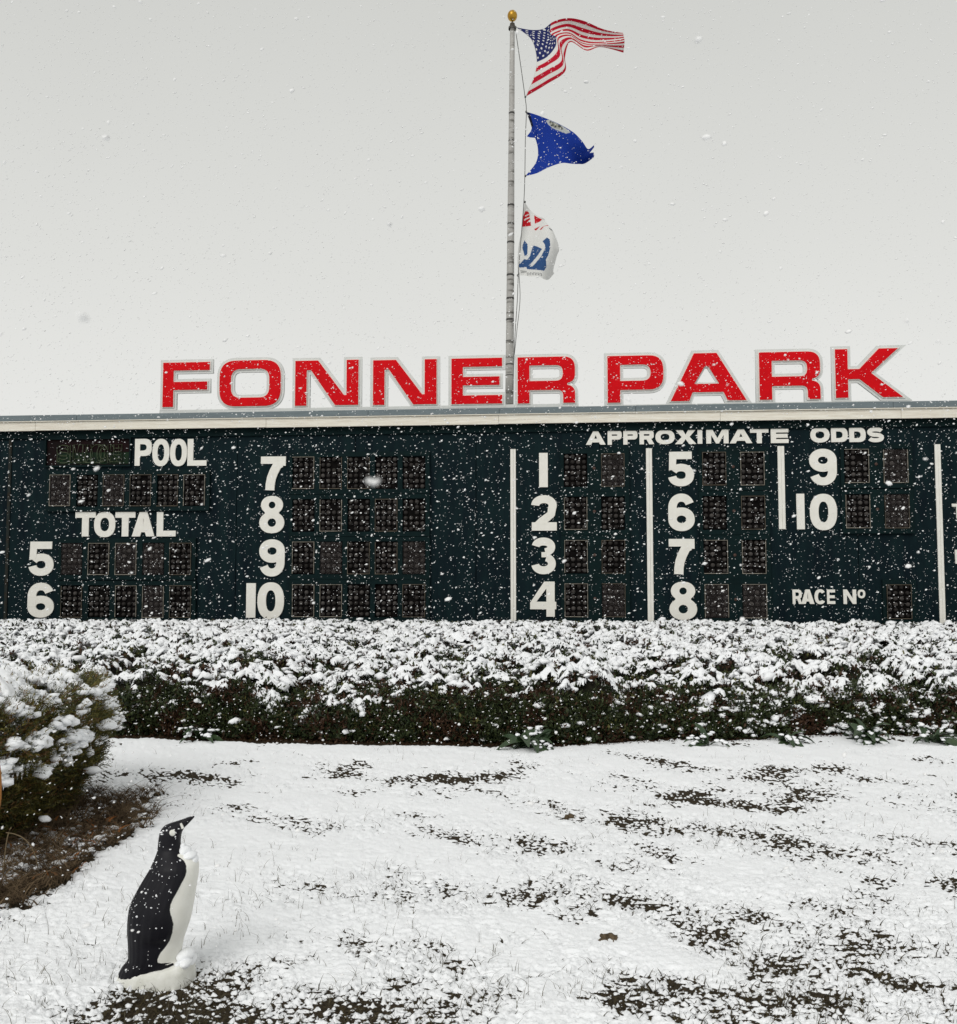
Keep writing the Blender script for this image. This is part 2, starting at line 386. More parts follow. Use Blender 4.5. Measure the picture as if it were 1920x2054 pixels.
HORSE_PRINT = [
    ('red', [(0.967, 9.154), (0.986, 9.202), (1.033, 9.22), (1.066, 9.202), (1.08, 9.135), (1.099, 9.009), (1.108, 8.912), (0.985, 8.888), (0.919, 8.862), (0.914, 8.932), (0.933, 9.067)]),
    ('white', [(0.976, 9.11), (1.057, 9.173), (1.066, 9.154), (0.981, 9.091)]),
    ('white', [(0.952, 9.019), (0.985, 9.057), (1.085, 9.115), (1.089, 9.091), (1.004, 9.038), (0.966, 8.999)]),
    ('white', [(1.042, 9.009), (1.094, 9.057), (1.098, 8.999), (1.07, 8.99)]),
    ('red', [(1.175, 9.139), (1.33, 8.99), (1.287, 8.956), (1.188, 8.939), (1.179, 9.038)]),
    ('red', [(1.164, 8.816), (1.287, 8.84), (1.202, 8.763)]),
    ('red', [(1.277, 8.763), (1.334, 8.806), (1.447, 8.83), (1.457, 8.814), (1.362, 8.806), (1.301, 8.744)]),
    ('dark', [(1.456, 8.758), (1.532, 8.739), (1.598, 8.671), (1.63, 8.585), (1.607, 8.614), (1.551, 8.691), (1.475, 8.734)]),
    ('blue', [(0.965, 8.589), (1.031, 8.498), (1.025, 8.238), (0.969, 8.253), (0.917, 8.45)]),
    ('blue', [(1.139, 8.44), (1.228, 8.382), (1.318, 8.31), (1.228, 8.19), (1.095, 8.056), (1.086, 7.993), (1.123, 7.989), (1.18, 8.037), (1.303, 8.161), (1.379, 8.315), (1.379, 8.382), (1.328, 8.474), (1.418, 8.541), (1.479, 8.488), (1.483, 8.325), (1.444, 8.171), (1.397, 8.085), (1.41, 7.941), (1.358, 7.864), (1.245, 7.883), (1.015, 7.96), (1.006, 8.008), (0.855, 8.013), (0.85, 8.075), (0.959, 8.185), (1.025, 8.161), (1.077, 8.229), (1.115, 8.354)]),
    ('dark', [(0.883, 7.955), (0.892, 7.958), (0.904, 7.893), (0.895, 7.891)]),
    ('dark', [(0.904, 7.949), (0.913, 7.952), (0.925, 7.893), (0.916, 7.891)]),
    ('dark', [(0.924, 7.943), (0.934, 7.946), (0.946, 7.893), (0.936, 7.891)]),
    ('dark', [(0.945, 7.938), (0.954, 7.941), (0.967, 7.893), (0.957, 7.891)]),
    ('dark', [(0.966, 7.932), (0.975, 7.935), (0.987, 7.893), (0.978, 7.891)]),
    ('dark', [(0.986, 7.926), (0.996, 7.929), (1.008, 7.893), (0.999, 7.891)]),
    ('dark', [(1.015, 7.883), (1.023, 7.885), (1.026, 7.811), (1.017, 7.809)]),
    ('dark', [(1.022, 7.879), (1.037, 7.875), (1.037, 7.866), (1.022, 7.87)]),
    ('dark', [(1.047, 7.875), (1.055, 7.877), (1.058, 7.805), (1.049, 7.803)]),
    ('dark', [(1.054, 7.847), (1.069, 7.843), (1.069, 7.833), (1.054, 7.837)]),
    ('dark', [(1.079, 7.868), (1.087, 7.87), (1.09, 7.8), (1.081, 7.798)]),
    ('dark', [(1.086, 7.864), (1.101, 7.86), (1.101, 7.85), (1.086, 7.854)]),
    ('dark', [(1.111, 7.86), (1.119, 7.862), (1.122, 7.794), (1.113, 7.792)]),
    ('dark', [(1.118, 7.831), (1.133, 7.827), (1.133, 7.818), (1.118, 7.822)]),
    ('dark', [(1.142, 7.852), (1.151, 7.854), (1.154, 7.788), (1.145, 7.786)]),
    ('dark', [(1.15, 7.849), (1.165, 7.845), (1.165, 7.835), (1.15, 7.839)]),
    ('dark', [(1.174, 7.845), (1.183, 7.847), (1.186, 7.782), (1.177, 7.78)]),
    ('dark', [(1.182, 7.816), (1.197, 7.812), (1.197, 7.803), (1.182, 7.806)]),
    ('dark', [(1.206, 7.837), (1.215, 7.839), (1.218, 7.777), (1.209, 7.775)]),
    ('dark', [(1.214, 7.833), (1.229, 7.829), (1.229, 7.82), (1.214, 7.824)]),
    ('dark', [(1.238, 7.829), (1.247, 7.831), (1.249, 7.771), (1.241, 7.769)]),
    ('dark', [(1.246, 7.801), (1.261, 7.797), (1.261, 7.787), (1.246, 7.791)]),
    ('dark', [(1.27, 7.822), (1.279, 7.824), (1.281, 7.765), (1.273, 7.763)]),
    ('dark', [(1.278, 7.818), (1.293, 7.814), (1.293, 7.804), (1.278, 7.808)]),
    ('dark', [(1.302, 7.814), (1.311, 7.816), (1.313, 7.759), (1.305, 7.757)]),
    ('dark', [(1.31, 7.785), (1.325, 7.781), (1.325, 7.772), (1.31, 7.776)]),
]
SEAL = [
    (1.419, 11.139),
    (1.475, 11.057),
    (1.587, 10.953),
    (1.722, 10.86),
    (1.835, 10.784),
    (1.925, 10.79),
    (1.892, 10.836),
    (1.768, 10.953),
    (1.611, 11.08),
    (1.487, 11.156),
]
SEAL_IN = [
    (1.486, 11.115),
    (1.531, 11.022),
    (1.655, 10.941),
    (1.756, 10.883),
    (1.779, 10.906),
    (1.723, 10.987),
    (1.61, 11.069),
    (1.52, 11.127),
]
ROPE = [
    (0.782, 13.12),
    (0.876, 12.443),
    (0.979, 11.66),
    (1.009, 11.335),
    (0.986, 10.708),
    (0.973, 9.934),
    (0.951, 9.377),
    (0.896, 8.673),
    (0.832, 7.845),
    (0.809, 7.296),
    (0.766, 6.664),
    (0.734, 6.035),
    (0.711, 5.304),
]

# ================================================================== lettering
def rnd(poly, seg=7):
    """polygon of (x,y) or (x,y,r): corners rounded with radius r"""
    out = []; n = len(poly)
    for i, p in enumerate(poly):
        r = p[2] if len(p) > 2 else 0
        if r <= 0: out.append((p[0], p[1])); continue
        a = Vector(poly[i - 1][:2]); b = Vector(p[:2]); c = Vector(poly[(i + 1) % n][:2])
        ra = min(r, (a - b).length * .5 if len(poly[i - 1]) > 2 else (a - b).length * .98); rc = min(r, (c - b).length * .5 if len(poly[(i + 1) % n]) > 2 else (c - b).length * .98)
        s = b + (a - b).normalized() * ra; e = b + (c - b).normalized() * rc
        for k in range(seg + 1):
            t = k / seg
            q = s * (1 - t) ** 2 + b * 2 * t * (1 - t) + e * t * t
            # push towards circular
            out.append((q.x, q.y))
    return out
def ell(cx, cy, a, b, n=36, e=2.0):
    o = []
    for k in range(n):
        t = 2 * math.pi * k / n; c, s = math.cos(t), math.sin(t)
        o.append((cx + a * math.copysign(abs(c) ** (2 / e), c), cy + b * math.copysign(abs(s) ** (2 / e), s)))
    return o
def stroke(path, t, u):
    """outline of a centre line drawn with an elliptical nib t wide, u high"""
    P = np.array(path, float); T = np.gradient(P, axis=0); T /= np.linalg.norm(T, axis=1)[:, None] + 1e-9
    N = np.stack([-T[:, 1], T[:, 0]], 1); O = N * np.array([t / 2, u / 2])
    return [tuple(q) for q in (P + O)] + [tuple(q) for q in (P - O)[::-1]]
def arc(cx, cy, a, b, d0, d1, n=22, e=2.0):
    o = []
    for k in range(n + 1):
        t = math.radians(d0 + (d1 - d0) * k / n); c, s = math.cos(t), math.sin(t)
        o.append((cx + a * math.copysign(abs(c) ** (2 / e), c), cy + b * math.copysign(abs(s) ** (2 / e), s)))
    return o

def glyph(ch, w, h, t, u, e=2.3, sq=False):
    """list of pieces; a piece is a list of contours (outer first, then holes).  t stem, u bar thickness"""
    R = .30 * h if sq else .27 * h
    if ch in '1I': return [[[(0, 0), (w, 0), (w, h), (0, h)]]]
    if ch == 'L': return [[[(0, 0), (w, 0), (w, u), (t, u), (t, h), (0, h)]]]
    if ch == 'T': return [[[(w / 2 - t / 2, 0), (w / 2 + t / 2, 0), (w / 2 + t / 2, h - u), (w, h - u), (w, h), (0, h), (0, h - u), (w / 2 - t / 2, h - u)]]]
    if ch == 'E':
        m = h / 2; q = u * .5
        return [[[(0, 0), (w, 0), (w, u), (t, u), (t, m - q), (w * .95, m - q), (w * .95, m + q), (t, m + q), (t, h - u), (w, h - u), (w, h), (0, h)]]]
    if ch == 'F':
        m = .47 * h; q = u * .5
        return [[[(0, 0), (t, 0), (t, m - q), (w * .95, m - q), (w * .95, m + q), (t, m + q), (t, h - u), (w, h - u), (w, h), (0, h)]]]
    if ch == 'N':
        if sq: return [[[(0, 0), (.18 * w, 0), (.18 * w, .79 * h), (.25 * w, .79 * h), (.635 * w, 0), (w, 0), (w, h), (.815 * w, h), (.815 * w, .22 * h), (.775 * w, .22 * h), (.36 * w, h), (0, h)]]]
        return [[[(0, 0), (t, 0), (t, .62 * h), (w - t * 1.05, 0), (w, 0), (w, h), (w - t, h), (w - t, .38 * h), (t * 1.05, h), (0, h)]]]
    if ch == 'O' or ch == '0':
        if sq: return [[rnd([(0, 0, .36 * h), (w, 0, .36 * h), (w, h, .36 * h), (0, h, .36 * h)], 12), rnd([(t, u, .22 * h), (t, h - u, .22 * h), (w - t, h - u, .22 * h), (w - t, u, .22 * h)], 9)]]
        return [[ell(w / 2, h / 2, w / 2, h / 2, 40, e), ell(w / 2, h / 2, w / 2 - t, h / 2 - u, 32, e)[::-1]]]
    if ch == 'D':
        return [[rnd([(0, 0), (w, 0, .45 * h), (w, h, .45 * h), (0, h)]), rnd([(t, u), (t, h - u), (w - t, h - u, .28 * h), (w - t, u, .28 * h)])]]
    if ch == 'P':
        b = .27 * h if sq else .36 * h
        return [[rnd([(0, 0), (t, 0), (t, b), (w, b, R), (w, h, R), (0, h)]), rnd([(t, b + u), (t, h - u), (w - t, h - u, R * .6), (w - t, b + u, R * .6)])]]
    if ch == 'R':
        b = .285 * h
        if sq: o = rnd([(0, 0), (t, 0), (t, b), (w - t, b, .13 * h), (w - t, 0), (w, 0), (w, .36 * h, .16 * h), (.865 * w, .385 * h), (.865 * w, .43 * h), (w, .46 * h, .16 * h), (w, h, .25 * h), (0, h)])
        else: o = rnd([(0, 0), (t, 0), (t, .34 * h), (.48 * w, .34 * h), (w - t * 1.15, 0), (w, 0), (.80 * w, .39 * h), (w * .97, .46 * h, .12 * h), (w * .97, h, R), (0, h)])
        lo = .48 * h if sq else .34 * h + u
        return [[o, rnd([(t, lo), (t, h - u), (w - t * 1.03, h - u, R * .5), (w - t * 1.03, lo, R * .5)])]]
    if ch == 'A':
        a = .155 * w if sq else t * .58; c0, c1 = (.155 * h, .35 * h) if sq else (.17 * h, .17 * h + u)
        k = t * 1.25; sl = (.5 * w - a) / h
        il0 = k + sl * c0; il1 = k + sl * c1
        top = h - (u * 1.55 if sq else u * 1.2)
        ilt = min(k + sl * top, .5 * w - .01 * w)
        if sq: return [[[(0, 0), (.245 * w, 0), (.29 * w, .18 * h), (.70 * w, .18 * h), (.755 * w, 0), (w, 0), (.615 * w, h), (.315 * w, h)], [(.315 * w, .354 * h), (.455 * w, .72 * h), (.505 * w, .72 * h), (.645 * w, .354 * h)]]]
        return [[[(0, 0), (k, 0), (il0, c0), (w - il0, c0), (w - k, 0), (w, 0), (.5 * w + a, h), (.5 * w - a, h)], [(il1, c1), (ilt, top), (w - ilt, top), (w - il1, c1)]]]
    if ch == 'K':
        return [[[(0, 0), (t, 0), (t, .38 * h), (.36 * w, .38 * h), (.707 * w, 0), (w, 0), (.533 * w, .5 * h), (.944 * w, h), (.66 * w, h), (.36 * w, .585 * h), (t, .585 * h), (t, h), (0, h)]]]
    if ch == 'X':
        k = t * 1.25
        return [[[(0, 0), (k, 0), (.5 * w, .34 * h), (w - k, 0), (w, 0), (.5 * w + k * .55, .5 * h), (w * .97, h), (w * .97 - k, h), (.5 * w, .66 * h), (.03 * w + k, h), (.03 * w, h), (.5 * w - k * .55, .5 * h)]]]
    if ch == 'M':
        return [[[(0, 0), (t, 0), (t, .6 * h), (.5 * w - t * .3, 0), (.5 * w + t * .3, 0), (w - t, .6 * h), (w - t, 0), (w, 0), (w, h), (w - t * 1.25, h), (.5 * w, .38 * h), (t * 1.25, h), (0, h)]]]
    if ch == 'C':
        return [[stroke(arc(w / 2, h / 2, w / 2 - t / 2, h / 2 - u / 2, 38, 322, 36, e), t, u)]]
    if ch == 'S':
        a = w / 2 - t / 2; q = (h - u) / 4
        p = arc(w / 2, h - u / 2 - q, a, q, 20, 180, 14, 2.2) + arc(w / 2, h - u / 2 - q, a, q, 190, 262, 6, 2.0) + arc(w / 2, u / 2 + q, a, q, 80, 0, 8, 2.0) + arc(w / 2, u / 2 + q, a, q, -10, -160, 14, 2.2)
        return [[stroke(p, t * .9, u)]]
    if ch == '2':
        a = w / 2 - t / 2; b = .29 * h - u / 2
        p = arc(w / 2, h - u / 2 - b, a, b, 178, -22, 26, 2.1)
        p += [(w * .78, .47 * h), (w * .62, .37 * h), (w * .42, .27 * h), (w * .27, .16 * h), (w * .22, .06 * h)]
        return [[stroke(p, t, u * 1.05)], [[(.02 * w, 0), (w, 0), (w, u * 1.1), (.02 * w, u * 1.1)]]]
    if ch == '3':
        a = w / 2 - t / 2
        p1 = arc(w / 2, h * .745 - u * .02, a * .94, h * .255 - u / 2, 172, -78, 26, 2.1)
        p2 = arc(w / 2, h * .285, a, h * .285 - u / 2, 72, -172, 28, 2.1)
        return [[stroke(p1, t, u)], [stroke(p2, t, u)], [[(.42 * w, .46 * h), (.62 * w, .46 * h), (.62 * w, .60 * h), (.42 * w, .60 * h)]]]
    if ch == '4':
        sx = .62 * w
        return [[[(sx, 0), (sx + t * 1.0, 0), (sx + t, .21 * h), (w, .21 * h), (w, .21 * h + u), (sx + t, .21 * h + u), (sx + t, h), (sx - t * .25, h), (0, .40 * h), (0, .21 * h), (sx, .21 * h)],
                 [(t * .75, .21 * h + u), (sx, h * .80), (sx, .21 * h + u)]]]
    if ch == '5':
        a = w / 2 - t / 2; cy = .325 * h; b = cy - u / 2
        p = arc(w / 2, cy, a, b, 150, -170, 34, 2.2)
        return [[stroke(p, t, u)], [[(.04 * w, .46 * h), (.04 * w + t * .82, .50 * h), (.04 * w + t * .9, h - u), (.92 * w, h - u), (.92 * w, h), (.06 * w, h)]]]
    if ch in '69':
        a = w / 2 - t / 2; cy = .315 * h
        ring = [ell(w / 2, cy, w / 2, cy, 36, 2.1), ell(w / 2, cy, w / 2 - t, cy - u, 28, 2.1)[::-1]]
        st = [(w * .5 - a, cy), (w * .5 - a, .46 * h)] + arc(w / 2, .60 * h, a, .40 * h - u / 2, 172, 24, 22, 2.2)
        P = [[ring[0], ring[1]], [stroke(st, t, u)]]
        if ch == '9': P = [[[(w - x, h - y) for x, y in c] for c in pc] for pc in P]
        return P
    if ch == '7':
        p = [(w * .80, h - u * .9), (w * .66, .74 * h), (w * .52, .54 * h), (w * .43, .36 * h), (w * .385, .18 * h), (w * .375, 0)]
        return [[[(0, h - u), (w, h - u), (w, h), (0, h)]], [stroke(p, t * 1.12, u * 1.3)], [[(w * .60, h - u * 1.3), (w, h - u * 1.3), (w, h - u * .5), (w * .66, h - u * .5)]]]
    if ch == '8':
        c1, b1, a1 = .755 * h, .245 * h, .44 * w; c2, b2, a2 = .285 * h, .285 * h, .5 * w
        pr = []
        for k in range(61):
            y = h * k / 60; x = 0
            for c, b, a in ((c1, b1, a1), (c2, b2, a2)):
                q = 1 - ((y - c) / b) ** 2
                if q > 0: x = max(x, a * q ** .47)
            pr.append((max(x, .28 * w if .4 < k / 60 < .6 else x), y))
        o = [(w / 2 + x, y) for x, y in pr] + [(w / 2 - x, y) for x, y in pr[::-1]]
        return [[o, ell(w / 2, c1, .135 * w, .092 * h, 26)[::-1], ell(w / 2, c2, .17 * w, .112 * h, 26)[::-1]]]
    return [[[(0, 0), (w, 0), (w, h), (0, h)]]]

def clean(c):
    o = []
    for p in c:
        if not o or math.dist(p, o[-1]) > 1e-4: o.append(p)
    if math.dist(o[0], o[-1]) < 1e-4: o.pop()
    return o
def area(c): return sum(c[i - 1][0] * c[i][1] - c[i][0] * c[i - 1][1] for i in range(len(c))) / 2
def offset(c, d, hole):
    c = clean(c)
    if (area(c) > 0) == hole: c = c[::-1]
    n = len(c); o = []
    for i in range(n):
        a, b, e = Vector(c[i - 1]), Vector(c[i]), Vector(c[(i + 1) % n])
        n1 = (b - a).normalized(); n2 = (e - b).normalized()
        n1 = Vector((n1.y, -n1.x)); n2 = Vector((n2.y, -n2.x)); m = n1 + n2
        k = d / max(m.length_squared / 2, .10)
        q = b + m * k
        o.append((q.x, q.y))
    return o
def plate(name, pieces, depth, jitter=.0025, bevel=0.0):
    """extruded flat shapes, front face at local y=-depth, back at y=0; x right, z up"""
    parts = None; bm = bmesh.new()
    for i, pc in enumerate(pieces):
        cu = bpy.data.curves.new('c', 'CURVE'); cu.dimensions = '2D'; cu.fill_mode = 'BOTH'
        d = depth + i * jitter; cu.extrude = d / 2 - bevel; cu.bevel_depth = bevel; cu.bevel_resolution = 0; cu.offset = -bevel
        for c in pc:
            c = clean(c); s = cu.splines.new('POLY'); s.points.add(len(c) - 1); s.use_cyclic_u = True
            for p, q in zip(s.points, c): p.co = (q[0], q[1], 0, 1)
        ob = bpy.data.objects.new('c', cu); me = bpy.data.meshes.new_from_object(ob)
        me.transform(Matrix(((1, 0, 0, 0), (0, 0, -1, -d / 2), (0, 1, 0, 0), (0, 0, 0, 1))))
        bm.from_mesh(me); bpy.data.meshes.remove(me); bpy.data.objects.remove(ob); bpy.data.curves.remove(cu)
    return bm_mesh(name, bm)

# ================================================================== the ground
ground = link('ground', np_mesh('ground', np.array([(-300, -60, 0), (300, -60, 0), (300, 500, 0), (-300, 500, 0)]), np.array([[0, 1, 2, 3]])), M['soil'])
tag(ground, 'dark wet soil showing through the thin snow', 'ground', kind='structure')

def hedge_front(x):
    return 9.12 + .045 * x * x * (np.abs(x) < 3.2) + .45 * (np.abs(x) >= 3.2) + .13 * fbm(x * .9 + 5, x * 0 + 2.2, 3, 5)

# ================================================================== scoreboard
TH = -math.atan(.093)
board = empty('scoreboard', (0, 19, 0), TH)
tag(board, 'long dark green racetrack odds scoreboard with cream numerals and unlit lamp windows', 'scoreboard')
FB = .56          # bottom of the painted face
edges = [-13.0, -11.4, -9.83, -7.4, -4.95, -2.5, -.05, 2.4, 4.85, 7.3, 9.75, 12.2]
for a, b in zip(edges[:-1], edges[1:]):
    j = random.uniform(0, .004)
    link('face_panel', box_mesh('face_panel', a + .006, b - .006, -j, .05, FB, 4.56, bev=.002), M['green'], board)
link('frame', box_mesh('frame', -13, 12.2, .055, 1.1, .02, 4.72), M['black'], board)
link('plinth', box_mesh('plinth', -13, 12.2, -.06, .05, 0.0, FB - .003), M['plinth'], board)
# header rail under the roof edge, soffit
link('header_rail', box_mesh('header_rail', -13, 12.2, -.05, -.006, 4.40, 4.555, bev=.004), M['green2'], board)
link('soffit', box_mesh('soffit', -13, 12.2, -.158, .05, 4.562, 4.60), M['green2'], board)
fx = [-13, -9.2, -4.3, .42, 4.72, 8.1, 12.2]
for a, b in zip(fx[:-1], fx[1:]):
    dz = random.uniform(-.004, .004)
    link('fascia_board', box_mesh('fascia_board', a + .002, b - .003, -.19 + random.uniform(-.003, .003), -.16, 4.545 + dz, 4.725, bev=.004), M['fascia'], board)
link('fascia_lip', box_mesh('fascia_lip', -13, 12.2, -.225, -.161, 4.727, 4.742), M['fascia'], board)
gx = [-13, -8.3, -2.2, .43, 3.1, 7.95, 12.2]
for a, b in zip(gx[:-1], gx[1:]):
    dz = random.uniform(-.003, .003)
    link('roof_flashing', box_mesh('roof_flashing', a + .002, b - .002, -.215, .9, 4.744, 4.868 + dz, bev=.006), M['flash'], board)
link('seam_strip', box_mesh('seam_strip', -9.86, -9.80, -.03, -.0045, FB, 4.4), mat('rusty_seam', (.022, .016, .010), .8, .2, col2=(.012, .02, .02), vscale=6), board)

ST = {'cond': (.30, .20), 'wide': (.335, .235), 'ext': (.27, .27), 'dig': (.32, .215)}
for style, ch, s, z, w, h in BOARD_TEXT:
    ft, fu = ST[style]; t, u = ft * w, fu * h
    if style == 'ext' and ch in 'PRED': t = .30 * w
    if style == 'ext' and ch == 'M': t = .22 * w
    if style == 'ext' and ch == 'A': t = .21 * w
    if style == 'wide' and ch in 'AO': t = .29 * w
    if ch == 'O' and h < .2: t, u = .27 * w, .24 * h
    if style == 'cond' and ch in 'AN': t = .27 * w
    nm = 'numeral' if ch.isdigit() else 'letter'
    o = link(nm, plate(nm, glyph(ch, w, h, t, u), .022), M['white'], board, (s, -.006, z))
for s, z, w, h in BARS:
    z0 = max(z, FB + .02)
    link('divider_bar', box_mesh('divider_bar', s, s + w * .52, -.03, -.006, z0, z + h, bev=.003), M['white'], board)
    link('divider_bar', box_mesh('divider_bar', s + w * .52 + .003, s + w, -.026, -.006, z0, z + h, bev=.003), M['white'], board)

# lamp windows ------------------------------------------------------
PW, PH = .452, .650
def bulb_mesh(k):
    rs = np.random.default_rng(50 + k); D, F = ico(2); keep = D[:, 1] < .45
    V, G, A = [], [], []; n = 0
    for i in range(4):
        for j in range(6):
            if rs.random() < .05: continue
            c = np.array([PW * (i + .5) / 4, -.028 + rs.normal() * .004, PH * (j + .5) / 6])
            V.append(D * np.array([.044, .040, .044]) + c); G.append(F + n); n += len(D)
            A.append(np.full(len(D), rs.beta(1.6, 2.4)))
    return np_mesh('lamp_bulbs', np.concatenate(V), np.concatenate(G), True, {'lum': np.concatenate(A)})
mb = bpy.data.materials.new('unlit_lamp_glass'); mb.use_nodes = True; t_ = mb.node_tree; b_ = t_.nodes['Principled BSDF']
at_ = t_.nodes.new('ShaderNodeAttribute'); at_.attribute_name = 'lum'; r_ = t_.nodes.new('ShaderNodeValToRGB'); t_.links.new(at_.outputs['Fac'], r_.inputs[0])
r_.color_ramp.elements[0].color = (.011, .0092, .0085, 1); r_.color_ramp.elements[1].color = (.088, .080, .075, 1)
t_.links.new(r_.outputs[0], b_.inputs['Base Color']); b_.inputs['Roughness'].default_value = .6; b_.inputs['Specular IOR Level'].default_value = .08
BULBS = [bulb_mesh(k) for k in range(5)]
for b in BULBS: b.materials.append(mb)
bkm = box_mesh('lamp_window', 0, PW, -.0085, -.006, 0, PH); bkm.materials.append(M['black'])
def bezel_mesh(sides):
    bm = bmesh.new(); e = .011
    if 'b' in sides: box(bm, 0, PW, -.086, -.072, 0, e)
    if 't' in sides: box(bm, 0, PW, -.086, -.072, PH - e, PH)
    if 'l' in sides: box(bm, 0, e, -.086, -.072, e + .001, PH - e - .001)
    if 'r' in sides: box(bm, PW - e, PW, -.086, -.072, e + .001, PH - e - .001)
    return bm_mesh('bezel', bm)
BEZ = []
for sides in ('btlr', 'btlr', 'blr', 'tlr', 'btlr', 'btr'):
    for mm in ('bezel', 'bezel2'):
        me = bezel_mesh(sides); me.materials.append(M[mm]); BEZ.append(me)
pane_me = box_mesh('pane', .006, PW - .006, -.0715, -.069, .006, PH - .006)
gm = bpy.data.materials.new('hazy_pane'); gm.use_nodes = True; t_ = gm.node_tree
t_.nodes.remove(t_.nodes['Principled BSDF'])
gl = t_.nodes.new('ShaderNodeBsdfGlossy'); gl.inputs['Roughness'].default_value = .25; gl.inputs['Color'].default_value = (.5, .5, .52, 1)
df = t_.nodes.new('ShaderNodeBsdfDiffuse'); df.inputs['Color'].default_value = (.075, .066, .064, 1)  # grey diffuse veil painted in for reflection haze on the glass
tr = t_.nodes.new('ShaderNodeBsdfTransparent'); m1 = t_.nodes.new('ShaderNodeMixShader'); m2 = t_.nodes.new('ShaderNodeMixShader')
m1.inputs[0].default_value = .0; m2.inputs[0].default_value = .89
t_.links.new(df.outputs[0], m1.inputs[1]); t_.links.new(gl.outputs[0], m1.inputs[2]); t_.links.new(m1.outputs[0], m2.inputs[1]); t_.links.new(tr.outputs[0], m2.inputs[2])
t_.links.new(m2.outputs[0], t_.nodes['Material Output'].inputs['Surface']); pane_me.materials.append(gm)
rows = {}
rp_ = random.Random(3)
for i, (g, s, z, w, h) in enumerate(PANELS):
    s = s + (w - PW) / 2; z = z + (h - PH) / 2
    p = link('lamp_window', bkm, None, board, (s, 0, z))
    b = link('lamp_bulbs', BULBS[i % 5], None, p); b['kind'] = 'stuff'
    q = rp_.random()
    if q < .86: link('bezel', BEZ[rp_.choice([0, 0, 2, 1, 3, 4, 5, 6, 8, 9, 10, 11])], None, p)
    if rp_.random() < .24: link('pane', pane_me, None, p)
    rows.setdefault((g, round(z * 4)), []).append((s, z))
# timber surrounds of every row of windows
for (g, _), L in rows.items():
    L.sort(); s0 = L[0][0] - .07; s1 = L[-1][0] + PW + .09; z = sum(q[1] for q in L) / len(L)
    bm = bmesh.new(); lo, hi = z - .10, z + PH + .095
    box(bm, s0, s1, -.068, -.006, lo, z - .006); box(bm, s0, s1, -.068, -.006, z + PH + .006, hi)
    xs = [s0] + [v for q in L for v in (q[0] - .006, q[0] + PW + .006)] + [s1]
    for a, b in zip(xs[0::2], xs[1::2]): box(bm, a, b, -.066, -.006, z - .006, z + PH + .006)
    link('window_surround', bm_mesh('window_surround', bm), M['green2'], board)
# reddish lamp between the two windows of each odds row
for (g, _), L in rows.items():
    if g in 'def':
        D, F = ico(2); sx_ = (L[0][0] + PW + L[1][0]) / 2
        link('decimal_lamp', np_mesh('decimal_lamp', D * np.array([.032, .012, .032]) + np.array([0, -.07, 0]), F), mat('decimal_glass', (.06, .03, .022), .5), board, (sx_, 0, L[0][1] + PH * .55))

# the unlit word box left of POOL -----------------------------------
wb = link('word_box', box_mesh('word_box', -9.03, -7.23, -.012, -.007, 3.835, 4.375), mat('word_box_backing', (.0045, .004, .004), .7, .08, col2=(.012, .0035, .004), vscale=3), board)
bm = bmesh.new()
for b in ((-9.06, -7.20, -.06, -.006, 4.375, 4.41), (-9.06, -7.20, -.06, -.006, 3.80, 3.834), (-9.06, -9.031, -.06, -.006, 3.835, 4.374), (-7.229, -7.20, -.06, -.006, 3.835, 4.374)): box(bm, *b)
link('box_rim', bm_mesh('box_rim', bm), M['green2'], wb)
link('circuit_board', box_mesh('circuit_board', -8.80, -7.25, -.018, -.0125, 3.86, 4.10), mat('green_board', (.008, .030, .011), .6, .1, col2=(.006, .009, .007), vscale=8), wb)
tubes = []
def word(txt, x0, x1, z0, z1, y):
    n = len(txt); cw = (x1 - x0) / n
    for i, ch in enumerate(txt):
        for pc in glyph(ch, cw * .82, z1 - z0, cw * .2, (z1 - z0) * .2)[:1]:
            c = pc[0] + [pc[0][0]]
            tubes.append(tube([(x0 + i * cw + x, y, z0 + yy) for x, yy in c], .0062, 4))
word('SHOW'.replace('W', 'N'), -8.81, -7.33, 3.885, 4.26, -.03); word('PLACE', -8.79, -7.35, 3.90, 4.25, -.045); word('WIN'.replace('W', 'M'), -8.5, -7.5, 3.89, 4.26, -.058)
V_, F_ = merge(tubes)
link('word_tubes', np_mesh('word_tubes', V_, F_), mat('dull_neon_tube', (.15, .18, .115), .5, .2, col2=(.05, .065, .03), vscale=6), wb)

# ================================================================== the big letters on the roof
sign = empty('roof_sign', (0, 19, 0), TH)
tag(sign, 'large red letters reading FONNER PARK with pale grey borders on the scoreboard roof', 'sign')
SY = .02
for ch, s, z, w, h in SIGN:
    t, u = {'F': (.225, .18), 'O': (.185, .185), 'N': (.18, .2), 'E': (.225, .185), 'R': (.205, .18), 'P': (.225, .19), 'A': (.205, .19), 'K': (.185, .2)}[ch]
    g = glyph(ch, w, h, t * w, u * h, sq=True)
    if ch == 'N': gb = [[[(0, 0), (.18 * w, 0), (.18 * w, .934 * h), (.635 * w, 0), (w, 0), (w, h), (.815 * w, h), (.815 * w, .145 * h), (.36 * w, h), (0, h)]]]
    else: gb = g
    def off(d, g=g): return [[offset(c, d * (.5 if k and ch == 'A' else 1), k > 0) for k, c in enumerate(pc)] for pc in g]
    b = link('letter', plate('letter', off(.066, gb), .05), M['backing'], sign, (s, SY + .05, z))
    tr_ = link('letter_trim', plate('letter_trim', off(.017), .018), M['trim'], b, (0, -.052, 0))
    link('letter_face', plate('letter_face', off(0), .014), M['red'], b, (0, -.072, 0))
